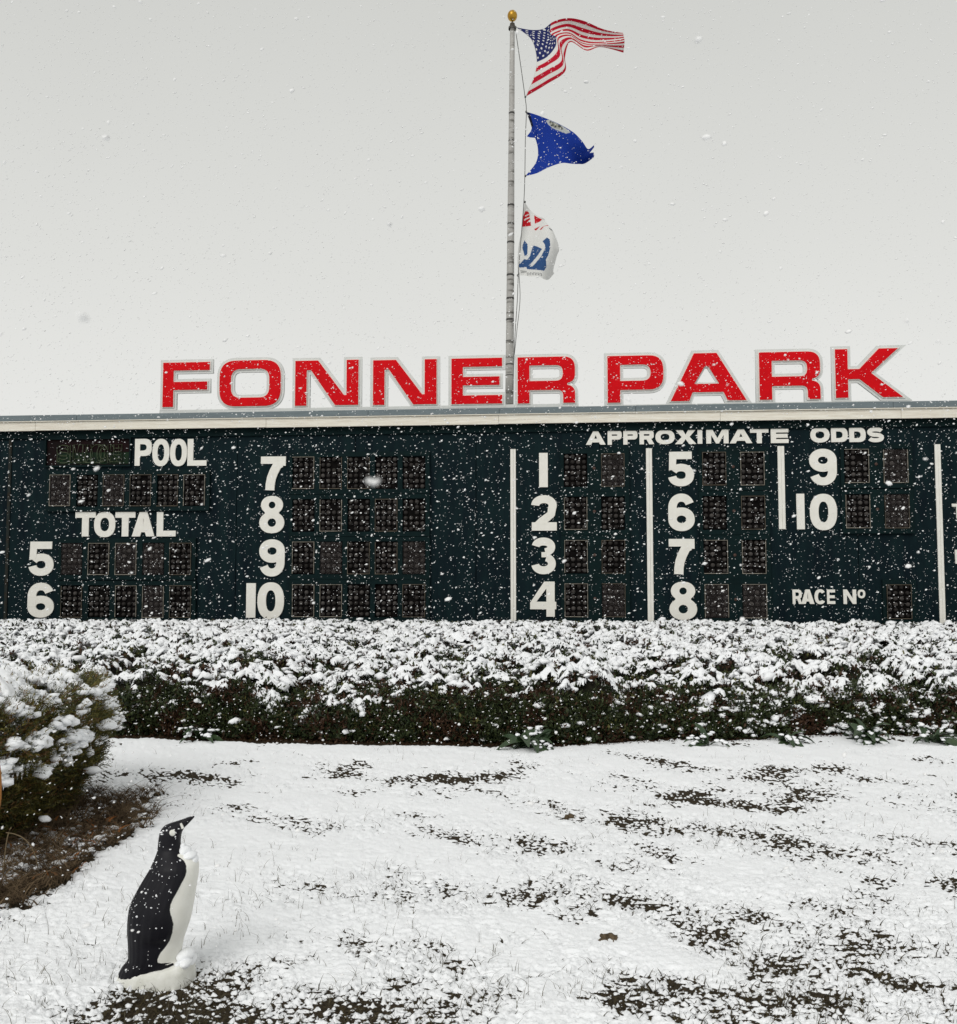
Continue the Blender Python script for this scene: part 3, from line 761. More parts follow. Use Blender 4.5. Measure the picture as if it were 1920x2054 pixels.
for a, b in ((-6.64, 1.995), (2.50, 8.37)):
    link('sign_base', box_mesh('sign_base', a, b, SY + .004, SY + .094, 4.872, 4.972 if a < 0 else 4.93, bev=.006), M['backing'], sign)

# ================================================================== flagpole
def pole_mat():
    m = bpy.data.materials.new('weathered_pole'); m.use_nodes = True; t = m.node_tree; b = t.nodes['Principled BSDF']
    co = t.nodes.new('ShaderNodeTexCoord')
    def noise(sc, scale, det=4):
        mp = t.nodes.new('ShaderNodeMapping'); mp.inputs['Scale'].default_value = sc; t.links.new(co.outputs['Object'], mp.inputs[0])
        n = t.nodes.new('ShaderNodeTexNoise'); n.inputs['Scale'].default_value = scale; n.inputs['Detail'].default_value = det; t.links.new(mp.outputs[0], n.inputs['Vector']); return n
    n1 = noise((.6, .6, 3.2), 3.0); n2 = noise((5, 5, .5), 2.0)
    r1 = t.nodes.new('ShaderNodeValToRGB'); t.links.new(n1.outputs['Fac'], r1.inputs[0])
    r1.color_ramp.elements[0].position = .33; r1.color_ramp.elements[0].color = (.13, .125, .115, 1)
    r1.color_ramp.elements[1].position = .46; r1.color_ramp.elements[1].color = (.43, .425, .41, 1)
    r2 = t.nodes.new('ShaderNodeValToRGB'); t.links.new(n2.outputs['Fac'], r2.inputs[0])
    r2.color_ramp.elements[0].color = (.6, .6, .6, 1); r2.color_ramp.elements[1].color = (1.15, 1.13, 1.1, 1)
    mx = t.nodes.new('ShaderNodeMix'); mx.data_type = 'RGBA'; mx.blend_type = 'MULTIPLY'; mx.inputs[0].default_value = 1
    t.links.new(r1.outputs[0], mx.inputs[6]); t.links.new(r2.outputs[0], mx.inputs[7]); t.links.new(mx.outputs[2], b.inputs['Base Color'])
    b.inputs['Roughness'].default_value = .7; b.inputs['Specular IOR Level'].default_value = .25
    return m
YP = 19.75
pole = empty('flagpole', (.60, YP, 0)); tag(pole, 'tall weathered grey flagpole with gold ball rising behind the red letters', 'flagpole')
zs = np.linspace(0, 13.27, 40); px = .593 + (.724 - .593) * zs / 13.27 - .60
rad = np.interp(zs, [0, 5, 9, 13.27], [.098, .089, .073, .050])
V, F = tube(np.stack([px, px * 0, zs], 1), rad, 20)
link('shaft', np_mesh('shaft', V, F), pole_mat(), pole)
band = mat('dark_pole_band', (.05, .048, .045), .6)
rb = random.Random(5)
for z in (11.35, 10.75, 9.35, 8.95, 8.55, 7.85, 7.35, 6.9, 6.45, 5.95, 5.72):
    r = float(np.interp(z, zs, rad)); x = float(np.interp(z, zs, px)); hh = rb.choice([.008, .012, .02])
    V, F = tube([(x, 0, z - hh), (x, 0, z + hh)], r + .003, 20); link('band', np_mesh('band', V, F, False), band, pole)
V, F = tube([(px[-1], 0, 13.20), (px[-1], 0, 13.245), (px[-1], 0, 13.27), (px[-1], 0, 13.33), (px[-1], 0, 13.34), (px[-1] , 0, 13.42)], [.085, .085, .06, .05, .012, .012], 14)
trk = link('truck_cap', np_mesh('truck_cap', V, F), mat('dark_pole_cap', (.045, .04, .035), .5), pole)
D, Fi = ico(3); V = D * np.array([.105, .105, .122]) + np.array([px[-1], 0, 13.50])
link('ball_finial', np_mesh('ball_finial', V, Fi), mat('gold_leaf', (.50, .28, .020), .32, .5, metal=.55, col2=(.33, .17, .012), vscale=7), pole)
# halyard
YF = 19.6
hal = [(x - .60, YF - YP, z) for x, z in ROPE]
def cr_line(P, k=6):
    P = np.array(P); n = len(P); o = []
    for i in range(n - 1):
        p0, p1, p2, p3 = P[max(i - 1, 0)], P[i], P[i + 1], P[min(i + 2, n - 1)]
        for t in np.arange(k) / k:
            o.append(.5 * (2 * p1 + (p2 - p0) * t + (2 * p0 - 5 * p1 + 4 * p2 - p3) * t * t + (3 * p1 - p0 - 3 * p2 + p3) * t ** 3))
    o.append(P[-1]); return np.array(o)
ropem = mat('grey_rope', (.10, .10, .095), .8)
V, F = tube(cr_line(hal), .0085, 6); link('halyard', np_mesh('halyard', V, F), ropem, pole)
loop = [(x + dx - .60, YF - YP - .02, z) for (x, z), dx in zip(ROPE[8:12], (0.01, .055, .035, .0))]
V, F = tube(cr_line(loop), .0075, 6); link('halyard_tail', np_mesh('halyard_tail', V, F), ropem, pole)

# ================================================================== flags
def bicubic(G, nu, nv):
    G = np.array(G); R = np.stack([np.stack(resamp(G[i], nu)) for i in range(G.shape[0])])   # rows x nu x2
    return np.stack([np.stack(resamp(R[:, j], nv)) for j in range(nu)], 1)                     # nv x nu x 2
def resamp(P, n):
    m = len(P); o = []
    for q in np.linspace(0, m - 1, n):
        i = min(int(q), m - 2); t = q - i
        p0, p1, p2, p3 = P[max(i - 1, 0)], P[i], P[i + 1], P[min(i + 2, m - 1)]
        o.append(.5 * (2 * p1 + (p2 - p0) * t + (2 * p0 - 5 * p1 + 4 * p2 - p3) * t * t + (3 * p1 - p0 - 3 * p2 + p3) * t ** 3))
    return o
def inside(P, poly):
    x, y = P[..., 0], P[..., 1]; r = np.zeros(x.shape, bool); n = len(poly)
    for i in range(n):
        (x0, y0), (x1, y1) = poly[i - 1], poly[i]
        c = ((y0 > y) != (y1 > y)) & (x < (x1 - x0) * (y - y0) / (y1 - y0 + 1e-12) + x0); r ^= c
    return r
def grid_faces(nv, nu, keep=None):
    i, j = np.meshgrid(np.arange(nv - 1), np.arange(nu - 1), indexing='ij'); a = i * nu + j
    F = np.stack([a, a + 1, a + nu + 1, a + nu], -1)
    return F.reshape(-1, 4) if keep is None else F[keep]
cloth = attr_mat('flag_cloth', 'Col', .75, .1, .25)
def flag(name, label, G, nu, nv, depth, colour, root, keep=None):
    P = bicubic(G, nu, nv); u, v = np.meshgrid(np.linspace(0, 1, nu), np.linspace(0, 1, nv))
    y = depth(u, v); C = colour(u, v, P)
    V = np.stack([P[..., 0], YF + y, P[..., 1]], -1).reshape(-1, 3)
    o = Vector((P[0, 0, 0], YF, P[0, 0, 1]))
    V = V - np.array(o)
    e = empty(name, o); tag(e, label, 'flag')
    k = None if keep is None else keep(u, v, P)
    c = link('cloth', np_mesh('cloth', V, grid_faces(nv, nu, k), True, {'Col': C.reshape(-1, 3)}), cloth, e)
    # hem rope / heading clips
    for q in (0, -1):
        w0 = np.array([P[q, 0, 0], YF + y[q, 0], P[q, 0, 1]]) - np.array(o)
        Dd, Ff = ico(1); link('clip', np_mesh('clip', Dd * np.array([.025, .02, .03]) + w0, Ff), ropem, e)
    return e
RED, WHT, NVY = np.array([.44, .008, .026]), np.array([.66, .65, .62]), np.array([.018, .024, .105])
def us_col(u, v, P):
    s = np.floor(v * 13).astype(int); C = np.where((s % 2 == 0)[..., None], RED, WHT)
    can = (u < .4) & (v < 7 / 13); C = np.where(can[..., None], NVY, C)
    gx = u / .4 * 12; gy = v / (7 / 13) * 10; ix, iy = np.round(gx), np.round(gy)
    d = np.hypot((gx - ix) * .8, gy - iy)
    star = can & (((ix + iy) % 2) == 0) & (d < .27) & (ix > 0) & (ix < 12) & (iy > 0) & (iy < 10)
    C = np.where(star[..., None], WHT, C)
    C = np.where((u < .012)[..., None], WHT * .9, C)
    return C
flag('national_flag', 'tattered red and white striped flag with starred navy canton atop the flagpole', US_FLAG, 200, 150,
     lambda u, v: .10 * np.sin(u * 9 + v * 2.5) * u + .16 * np.sin(u * 5 - v * 3) * (.3 + u) + .05 * np.sin(v * 6.3), us_col, 0)
BLU, LBL = np.array([.010, .035, .26]), np.array([.014, .06, .30])
def st_col(u, v, P):
    C = np.broadcast_to(BLU, P.shape[:2] + (3,)).copy()
    C = np.where((u < .06)[..., None] & (v < .4)[..., None], np.array([.006, .008, .03]), C)
    ring = inside(P, SEAL); inn = inside(P, SEAL_IN)
    n = fbm(P[..., 0] * 22, P[..., 1] * 22, 3, 4)
    C = np.where(ring[..., None], np.array([.42, .44, .44]), C)
    sl = ring & ((n > .05) & (P[..., 1] < P[..., 0] * 0 + 99)) & inn
    C = np.where(inn[..., None], np.where((n > .02)[..., None], np.array([.06, .065, .06]), np.array([.33, .33, .28])), C)
    return C
def st_keep(u, v, P):
    f = .25 * (P[:-1, :-1] + P[1:, :-1] + P[:-1, 1:] + P[1:, 1:])
    uc, vc = u[:-1, :-1], v[:-1, :-1]
    # a bite torn out of the fly end
    return ~((uc > .93) & (np.abs(vc - .28) < (uc - .93) * 1.6))
SPIKE = 0
flag('state_flag', 'wind-torn deep blue flag with a pale round seal below the striped flag', STATE_FLAG, 150, 130,
     lambda u, v: .12 * np.sin(u * 7 + v * 2) * (.2 + u) + .16 * np.sin(v * 5 - u * 2) * u, st_col, 0, st_keep)
# torn strip of the heading flying back towards the halyard
st = bpy.data.objects['state_flag']
a0 = np.array(st.location)
def wz(u, v):  # torn-strip corners in metres beside the hoist
    return u, v
tip = np.array([1.072, 11.25]) if False else None
gx0, gz0 = STATE_FLAG[2][0]
V = np.array([[gx0 - .005, 0, gz0 + .10], [gx0 - .04, -.01, gz0 - .02], [gx0 - .125, -.02, gz0 - .135], [gx0 - .06, -.01, gz0 - .155], [gx0 + .06, 0, gz0 - .16], [gx0 + .07, 0, gz0 + .02]]) + np.array([0, YF, 0]) - a0
me = np_mesh('torn_strip', V, np.array([[0, 1, 5, 5], [1, 2, 3, 3]])[:, :3], True, {'Col': np.tile(BLU, (6, 1))})
me2 = np_mesh('torn_strip', V, np.array([[0, 1, 5], [1, 4, 5], [1, 3, 4], [1, 2, 3]]), True, {'Col': np.tile(BLU, (6, 1))})
bpy.data.meshes.remove(me); link('torn_strip', me2, cloth, st)
PC = {'red': np.array([.48, .012, .02]), 'blue': np.array([.035, .085, .21]), 'white': np.array([.68, .68, .66]), 'dark': np.array([.06, .065, .07])}
def ho_col(u, v, P):
    C = np.broadcast_to(PC['white'], P.shape[:2] + (3,)).copy()
    for c, poly in HORSE_PRINT: C = np.where(inside(P, poly)[..., None], PC[c], C)
    return C
flag('horse_flag', 'limp white flag printed with a red and blue horse, lowest on the halyard', HORSE_FLAG, 130, 190,
     lambda u, v: .14 * np.sin(u * 6 + v * 1.5) + .10 * u * np.sin(v * 7 + 1), ho_col, 0)

# ================================================================== snow lying on the ground
BX1, BY0, BY1 = -2.42, 4.70, 7.4            # near shrub: right flank x, front and back y
PX, PY = -1.27, 3.88                        # penguin
def bare_mask(x, y):
    """0 = closed snow, 1 = mostly bare ground"""
    n = fbm(x * 1.25 + .5 * y + 3.1, y * 1.15 + 1.7, 4, 21, .6) / .30
    m = .33 + .235 * n + .10 * sstep(-1., 2.4, x)
    near = sstep(4.9, 3.5, y)
    m = m + near * (.16 + .24 * fbm(x * 2.2 - 2, y * 2.4 + 8, 3, 33) / .3)
    m = m + .55 * np.exp(-(((x + .80) / .36) ** 2 + ((y - 3.60) / .26) ** 2)) + .40 * np.exp(-(((x + .35) / .28) ** 2 + ((y - 4.05) / .28) ** 2))
    m = m - .55 * np.exp(-(((x + 1.55) / .55) ** 2 + ((y - 4.8) / 1.1) ** 2)) - .3 * np.exp(-(((x + .55) / .5) ** 2 + ((y - 5.3) / .7) ** 2))
    m = m - .34 * sstep(7.6, 8.9, y)
    return np.clip(m, 0, 1.1)
def snow_thick(x, y):
    m = bare_mask(x, y)
    c = fbm(x * 30 + 3 * perlin(x * 7, y * 7, 3), y * 36, 3, 41, .65) / .30           # 5 cm clods
    f = perlin(x * 75, y * 75, 61) / .25                                          # 2 cm crumbs
    s = fbm(x * 2.3, y * 2.3, 3, 71) / .3
    a = .42 + .85 * np.minimum(m * 1.6, 1)
    t = .0135 + .0040 * s + a * (.0062 * c + .0028 * f) - m * .0185
    t = np.maximum(t, -.02) + .004 * np.maximum(m - .3, 0) * 0
    # bare leaf litter along the feet of the hedge and of the near shrub
    yf = hedge_front(x); t = t - .10 * sstep(-.07 - .13 * sstep(1.5, 0, x), .06 - .13 * sstep(1.5, 0, x), y - yf + .06 * fbm(x * 3, y * 3, 3, 5))
    e = .20 * fbm(x * 2.2, y * 2.2, 3, 15, .6) + .16 * fbm(x * 9, y * 9, 3, 16, .7)
    dx = x - (BX1 + .20 + .06 * np.exp(-((y - 5.8) / .4) ** 2) - .16 * sstep(6.2, 7.0, y)) + e; dy = np.maximum(BY0 + .10 * (x + 2.4) - y, y - 6.95) + e
    d = np.maximum(dx, dy); t = t - .09 * sstep(.10, -.12, d)
    return t
nr, nc = 500, 720
inv = np.linspace(1 / 2.7, 1 / 9.9, nr); Y = 1 / inv
S = np.linspace(-1, 1, nc - 88); S = np.clip(np.concatenate([np.full(44, -1.), S, np.full(44, 1.)]), -1, 1); OUT = np.concatenate([-np.linspace(2.2, .05, 44), np.zeros(nc - 88), np.linspace(.05, 2.2, 44)])
X = S[None] * (.56 * Y[:, None] + .40) + OUT[None]; YY = np.broadcast_to(Y[:, None], X.shape)
Z = snow_thick(X, YY)
Z = np.maximum(Z, -.012)
V = np.stack([X, YY, Z], -1).reshape(-1, 3); F = grid_faces(nr, nc)[:, ::-1]
zq = Z.reshape(-1)[F].max(1) > -.011
snow_o = link('snow_cover', np_mesh('snow_cover', V, F[zq]), M['snow'])
tag(snow_o, 'thin broken snow cover lying over the lawn in front of the hedge', 'snow', kind='stuff')
w0, w1 = .56 * 2.7 + 2.6, .56 * 9.9 + 2.6; z = .02
ring = np.array([(-300, -60, z), (300, -60, z), (300, 2.7, z), (w0, 2.7, z), (-w0, 2.7, z), (-300, 2.7, z),
                 (w1, 9.9, z), (300, 9.9, z), (-w1, 9.9, z), (-300, 9.9, z), (300, 500, z), (-300, 500, z), (-300, 20.6, z), (300, 20.6, z)])
fr = bpy.data.meshes.new('snow_field'); fr.from_pydata([tuple(v) for v in ring], [], [(0, 1, 2, 3, 4, 5), (3, 2, 7, 6), (5, 4, 8, 9), (12, 13, 10, 11)])
sf = link('snow_field', fr, M['snow']); tag(sf, 'flat snowy field around and beyond the lawn', 'snow', kind='structure')

# ------------------------------------------------------------------ blades and debris
def blades(P, H, lean, wid, bend, seed):
    rs = np.random.default_rng(seed); n = len(P); a = rs.random(n) * 6.283 if lean is None else lean
    d = np.stack([np.cos(a), np.sin(a), 0 * a], 1); sd = np.stack([-np.sin(a * 1.7), np.cos(a * 1.7), 0 * a], 1)
    ks = np.array([0, .4, .75, 1.0]); V = []
    for k in ks:
        c = P + d * (bend * H * k ** 1.8)[:, None] + np.array([0, 0, 1.]) * (H * (k - .35 * bend * k * k))[:, None]
        w = (wid * (1 - .8 * k))[:, None]
        V += [c - sd * w, c + sd * w]
    V = np.stack(V, 1); b = np.arange(n)[:, None, None] * 8
    F = np.array([[0, 1, 3, 2], [2, 3, 5, 4], [4, 5, 7, 6]])[None] + b
    return V.reshape(-1, 3), F.reshape(-1, 4)
def lawn_pts(n, rs, x_lim=1.0):
    y = 1 / rs.uniform(1 / 8.8, 1 / 3.0, n); x = rs.uniform(-1, 1, n) * (.56 * y + 1.0) * x_lim; return x, y
rs = np.random.default_rng(11)
x, y = lawn_pts(20000, rs)
den = fbm(x * 1.1 + 4, y * .9, 3, 131) + .35 * sstep(.3, -1.6, x) * sstep(7.5, 5.5, y) + .25 * sstep(7.8, 8.6, y) * 0
ok = (den > .17) & (rs.random(len(x)) < .22) & (y < hedge_front(x) - .1); x, y = x[ok], y[ok]
cx = np.repeat(x, 2) + rs.normal(size=2 * len(x)) * .012; cy = np.repeat(y, 2) + rs.normal(size=2 * len(x)) * .012
P = np.stack([cx, cy, np.maximum(snow_thick(cx, cy), 0) - .004], 1); n = len(P)
V1, F1 = blades(P, rs.gamma(3.2, .012, n) + .008, None, rs.uniform(.0009, .0018, n), rs.uniform(.1, 1.15, n), 12)
g = link('dry_grass', np_mesh('dry_grass', V1, F1), mat('dry_grass', (.16, .14, .095), .8, .2, col2=(.055, .052, .035), vscale=30))
tag(g, 'thin dry grass blades poking up through the snow', 'grass', kind='stuff')
# short turf in the bare patches
x, y = lawn_pts(190000, rs); y = np.where(y > 6.6, y, y)
t = snow_thick(x, y); ok = (t < .002) & (t > -.2) & (y < hedge_front(x) - .04); x, y = x[ok][:23000], y[ok][:23000]; n = len(x)
P = np.stack([x, y, np.full(n, -.003)], 1)
V2, F2 = blades(P, rs.gamma(3, .0065, n) + .004, None, rs.uniform(.0016, .0034, n), rs.uniform(.4, 1.3, n), 13)
g = link('turf', np_mesh('turf', V2, F2), mat('winter_turf', (.085, .068, .034), .85, .1, col2=(.022, .019, .010), vscale=24))
tag(g, 'short dark brown winter turf in the bare patches', 'grass', kind='stuff')
# small snow crumbs over the bare patches
x, y = lawn_pts(60000, rs); t = snow_thick(x, y); m = bare_mask(x, y); ok = (t < -.001) & (t > -.05) & (rs.random(len(x)) < .10); x, y = x[ok][:1200], y[ok][:1200]; n = len(x)
r = rs.gamma(3, .0016, n) + .002
V, F = blobs(np.stack([x, y, r * .5 + .004], 1), np.stack([r * 1.6, r, r * .5], 1), 1, .5, seed=3)
g = link('snow_crumbs', np_mesh('snow_crumbs', V, F), M['snow']); tag(g, 'small crumbs of snow scattered over the bare soil', 'snow', kind='stuff')

# ================================================================== the long hedge before the board
def hedge_h(x, y):
    t = (y - hedge_front(x)) / np.clip(1 + .75 * fbm(x * 1.1 + 3, 0 * x + 4.4, 2, 201) / .3, .45, 2.4)
    z = np.interp(t, [-.02, .05, .16, .36, .8, 1.7, 4, 9], [.02, .19, .30, .385, .475, .555, .61, .625])
    big = fbm(x * .55 + 9, y * .75, 3, 211); med = fbm(x * 2.1, y * 2.6, 3, 221); sm = fbm(x * 7, y * 7, 2, 231)
    k = sstep(0, .5, t) * .7 + .3
    return z + .03 * fbm(x * 2.3, y * 2.3, 2, 281) * sstep(5, 8, y - hedge_front(x)) / .3 * .8 + k * (.085 * big * sstep(8.6, 6.0, y - hedge_front(x)) + .12 * med * (.35 + .65 * sstep(8.8, 7, y - hedge_front(x))) + .075 * sm)
def front_t(x, z): return np.interp(z, [0, .19, .30, .385, .43], [.0, .05, .16, .36, .55]) * np.clip(1 + .75 * fbm(x * 1.1 + 3, 0 * x + 4.4, 2, 201) / .3, .45, 2.4)
def hnorm(x, y, h=.05):
    gx = (hedge_h(x + h, y) - hedge_h(x - h, y)) / (2 * h); gy = (hedge_h(x, y + h) - hedge_h(x, y - h)) / (2 * h)
    n = np.stack([-gx, -gy, np.ones_like(gx)], 1); return n / np.linalg.norm(n, axis=1)[:, None]
LEAFCOL = np.array([[.046, .060, .022], [.026, .040, .016], [.105, .100, .030], [.060, .030, .016], [.018, .027, .012]])
def tufts(P, N, n_leaf, L, W, seed, cols=LEAFCOL, cw=None, spread=.9):
    """rosettes of folded leaves: P centres, N outward normals"""
    rs = np.random.default_rng(seed); n = len(P)
    d = rs.normal(size=(n, n_leaf, 3)) * spread + N[:, None] * 1.1 + np.array([0, 0, .35]); d /= np.linalg.norm(d, axis=2)[..., None]
    up = rs.normal(size=(n, n_leaf, 3)); s = np.cross(d, up); s /= np.linalg.norm(s, axis=2)[..., None] + 1e-9; nn = np.cross(s, d)
    l = L * rs.uniform(.55, 1.3, (n, n_leaf, 1)); w = W * rs.uniform(.7, 1.3, (n, n_leaf, 1))
    b = P[:, None] + rs.normal(size=(n, n_leaf, 3)) * .018
    V = np.stack([b, b + d * l * .5 + s * w - nn * w * .2, b + d * l, b + d * l * .5 - s * w - nn * w * .2], 2).reshape(-1, 3)
    k = np.arange(n * n_leaf)[:, None] * 4
    F = np.concatenate([k + np.array([0, 1, 2]), k + np.array([0, 2, 3])])
    ci = rs.choice(len(cols), size=n, p=cw); ci = np.where(fbm(P[:, 0] * 1.6, P[:, 1] * 1.6 + P[:, 2] * 2.5, 3, 77) > .12, np.where(rs.random(n) < .6, 3, ci), np.where(rs.random(n) < .45, 0, ci)); C = cols[ci][:, None] * rs.uniform(.6, 1.35, (n, n_leaf, 1)); C = np.repeat(C.reshape(-1, 3), 4, 0)
    return V, F, C
leafm = attr_mat('hedge_leaf', 'Col', .55, .35, .15)
darkm = mat('dark_shade_fill', (.018, .017, .010), .9, .1, col2=(.007, .0065, .004), vscale=18)  # near-black colour stands in for the shade inside the foliage
hedge = empty('hedge', (0, 9.5, 0)); tag(hedge, 'long low clipped evergreen hedge under snow at the foot of the scoreboard', 'hedge')
hedge_off = np.array([0, 9.5, 0])
rs = np.random.default_rng(31)
# dark filler sheet, coloured for the shade between the leaves
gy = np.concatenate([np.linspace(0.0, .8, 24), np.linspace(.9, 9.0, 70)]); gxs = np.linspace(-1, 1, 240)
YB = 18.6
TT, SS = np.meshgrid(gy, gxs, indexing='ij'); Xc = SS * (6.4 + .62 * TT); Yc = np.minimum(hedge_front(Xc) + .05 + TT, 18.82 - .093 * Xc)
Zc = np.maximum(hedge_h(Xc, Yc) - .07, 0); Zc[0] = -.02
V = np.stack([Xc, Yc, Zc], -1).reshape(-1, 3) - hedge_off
link('shade_core', np_mesh('shade_core', V, grid_faces(len(gy), 240)), darkm, hedge)
def hedge_pts(n, t0, t1, seed):
    r = np.random.default_rng(seed); t = r.uniform(t0, t1, n); x = r.uniform(-1, 1, n) * (.56 * (9.3 + t1) + .5); y = hedge_front(x) + t
    ok = (np.abs(x) < .56 * y + .6) & (y < 18.78 - .093 * x); return x[ok], y[ok]
parts = []; colr = []; k0 = 0
def add_t(P, N, nl, L, W, seed, cw=None, spread=.9):
    global k0
    V, F, C = tufts(P, N, nl, L, W, seed, cw=cw, spread=spread); parts.append((V, F)); colr.append(C)
# on top
x, y = hedge_pts(13000, .3, 9.4, 32); P = np.stack([x, y, hedge_h(x, y) - .005], 1)
add_t(P, hnorm(x, y), 8, .046, .013, 33, (.30, .25, .18, .15, .12))
x, y = hedge_pts(3600, .25, 2.6, 38); P = np.stack([x, y, hedge_h(x, y) - .015], 1)
add_t(P, hnorm(x, y), 8, .042, .011, 39, (.30, .25, .15, .18, .12))
# front flank
r = np.random.default_rng(34); n = 7500; x = r.uniform(-6, 6, n); u = r.random(n)
zf = .02 + u * .42; yv = hedge_front(x) + front_t(x, zf) - .03 + .04 * fbm(x * 6, zf * 6, 2, 8)
P = np.stack([x, yv, zf], 1); N = np.tile(np.array([0, -.9, .25]), (n, 1))
add_t(P, N, 7, .055, .011, 35, (.22, .30, .05, .23, .20))
V, F = merge(parts)
link('foliage', np_mesh('foliage', V - hedge_off, F, False, {'Col': np.concatenate(colr)}), leafm, hedge)['kind'] = 'stuff'
# bare reddish twigs sticking out
n = 1500; x, y = hedge_pts(n * 2, .1, 6.5, 36); x, y = x[:n], y[:n]; n = len(x)
P = np.stack([x, y, hedge_h(x, y) - .05], 1)
V, F = blades(P, r.uniform(.07, .15, n), None, r.uniform(.002, .0035, n), r.uniform(.1, .9, n), 37)
link('twigs', np_mesh('twigs', V - hedge_off, F), mat('red_twigs', (.070, .035, .022), .8, .2), hedge)['kind'] = 'stuff'
# leaf litter in front of the hedge
n = 5200; x = r.uniform(-6, 6, n); y = hedge_front(x) + r.uniform(-.16, .10, n)
V, F = blades(np.stack([x, y, r.uniform(-.003, .012, n)], 1), r.uniform(.015, .045, n), None, r.uniform(.003, .008, n), r.uniform(.9, 1.6, n), 40)
lit = link('leaf_litter', np_mesh('leaf_litter', V, F, False), mat('brown_litter', (.065, .034, .016), .85, .15, col2=(.020, .011, .006), vscale=14))
tag(lit, 'strip of reddish brown dead leaves under the long hedge', 'leaf litter', kind='stuff')
# snow pads
sp = []
def snow_prob(x, y, N, raw=False):
    m = fbm(x * 2.1, y * 2.6, 3, 221) / .3 * .24 + fbm(x * 1.3, y * 1.9, 3, 241) / .3 * .22 + fbm(x * 5.5, y * 6.5, 2, 251) / .3 * .34
    t = y - hedge_front(x) + .34 * fbm(x * 1.4 + 7, y * .3, 3, 261) / .3
    k = .47 + .13 * sstep(1.0, 5, t) - .50 * sstep(.5, -.1, t) + .22 * sstep(1.2, 3.6, x) * sstep(1.0, .2, t)
    N = hnorm(x, y, .035); m = m - .75 * np.clip(-N[:, 1], 0, 1) + .20 * np.clip(N[:, 1], 0, 1) + .04
    if raw: return (m + k) * 1.25 - .15
    return np.clip((m + k) * 1.25 - .15, 0, 1) * sstep(.15, .6, N[:, 2])
for (cnt, t0, t1, sub, s0, s1, sd) in ((6500, .06, 2.6, 1, .014, .040, 300), (1500, .15, 2.6, 1, .035, .066, 301), (5600, 2.5, 5.4, 0, .022, .052, 302), (6500, 5.2, 9.5, 0, .028, .066, 303)):
    x, y = hedge_pts(int(cnt * 1.5), t0, t1, sd); N = hnorm(x, y); rr = np.random.default_rng(sd + 50)
    ok = rr.random(len(x)) < snow_prob(x, y, N); x, y, N = x[ok], y[ok], N[ok]; n = len(x)
    s = rr.uniform(s0, s1, n); S3 = np.stack([s * rr.uniform(.9, 1.6, n), s * rr.uniform(.7, 1.1, n), s * rr.uniform(.42, .7, n)], 1)
    z = hedge_h(x, y) + .018 + rr.normal(size=n) * .012
    sp.append(blobs(np.stack([x, y, z], 1), S3, 1, .34 if sub else .3, seed=sd, N=N))
# joined caps: a lumpy sheet that breaks up where leaves and hollows show
ti = np.concatenate([np.linspace(.03, 1.2, 90), np.linspace(1.22, 3.5, 90), np.linspace(3.54, 9.5, 120)]); si = np.linspace(-1, 1, 560)
Tg, Sg = np.meshgrid(ti, si, indexing='ij'); xg = Sg * (.56 * (9.4 + Tg) + .5); yg = hedge_front(xg) + Tg
v = snow_prob(xg.ravel(), yg.ravel(), None, True).reshape(xg.shape)
fine = fbm(xg * 9 + 2 * perlin(xg * 4, yg * 4, 7), yg * 11, 3, 271, .6) / .3
th_ = .050 * np.clip(v - .62, -.8, .5) + .022 * fine
zg = hedge_h(xg, yg) + .012 + th_ + .012 * perlin(xg * 26, yg * 26, 281)
F = grid_faces(len(ti), 560); yy_ = yg.ravel(); keep = (th_.ravel()[F].mean(1) > .000) & (yy_[F].max(1) < (18.76 - .093 * xg.ravel()[F].max(1)))
F = F[keep]; us_, inv_ = np.unique(F, return_inverse=True); V = np.stack([xg, yg, zg], -1).reshape(-1, 3)[us_]
link('snow_caps', np_mesh('snow_caps', V - hedge_off, inv_.reshape(F.shape)), M['snow'], hedge)['kind'] = 'stuff'
# patches caught on the flank, more of them towards the right end
n = 6500; x = r.uniform(-6, 6.5, n); zf = r.uniform(.04, .42, n)
keep = (r.random(n) < (.07 + .66 * sstep(.8, 3.4, x) + .05 * sstep(-1, -4, x)) * (.35 + zf * 1.7)) & (fbm(x * 4, zf * 9, 3, 77) > .0)
x, zf = x[keep], zf[keep]; n = len(x); yv = hedge_front(x) + front_t(x, zf) - .05
s = r.gamma(4, .0042, n) + .005; sp.append(blobs(np.stack([x, yv, zf], 1), np.stack([s * 1.7, s * .9, s * .7], 1), 1, .4, seed=310))
V, F = merge(sp)
link('snow_pads', np_mesh('snow_pads', V - hedge_off, F), M['snow'], hedge)['kind'] = 'stuff'

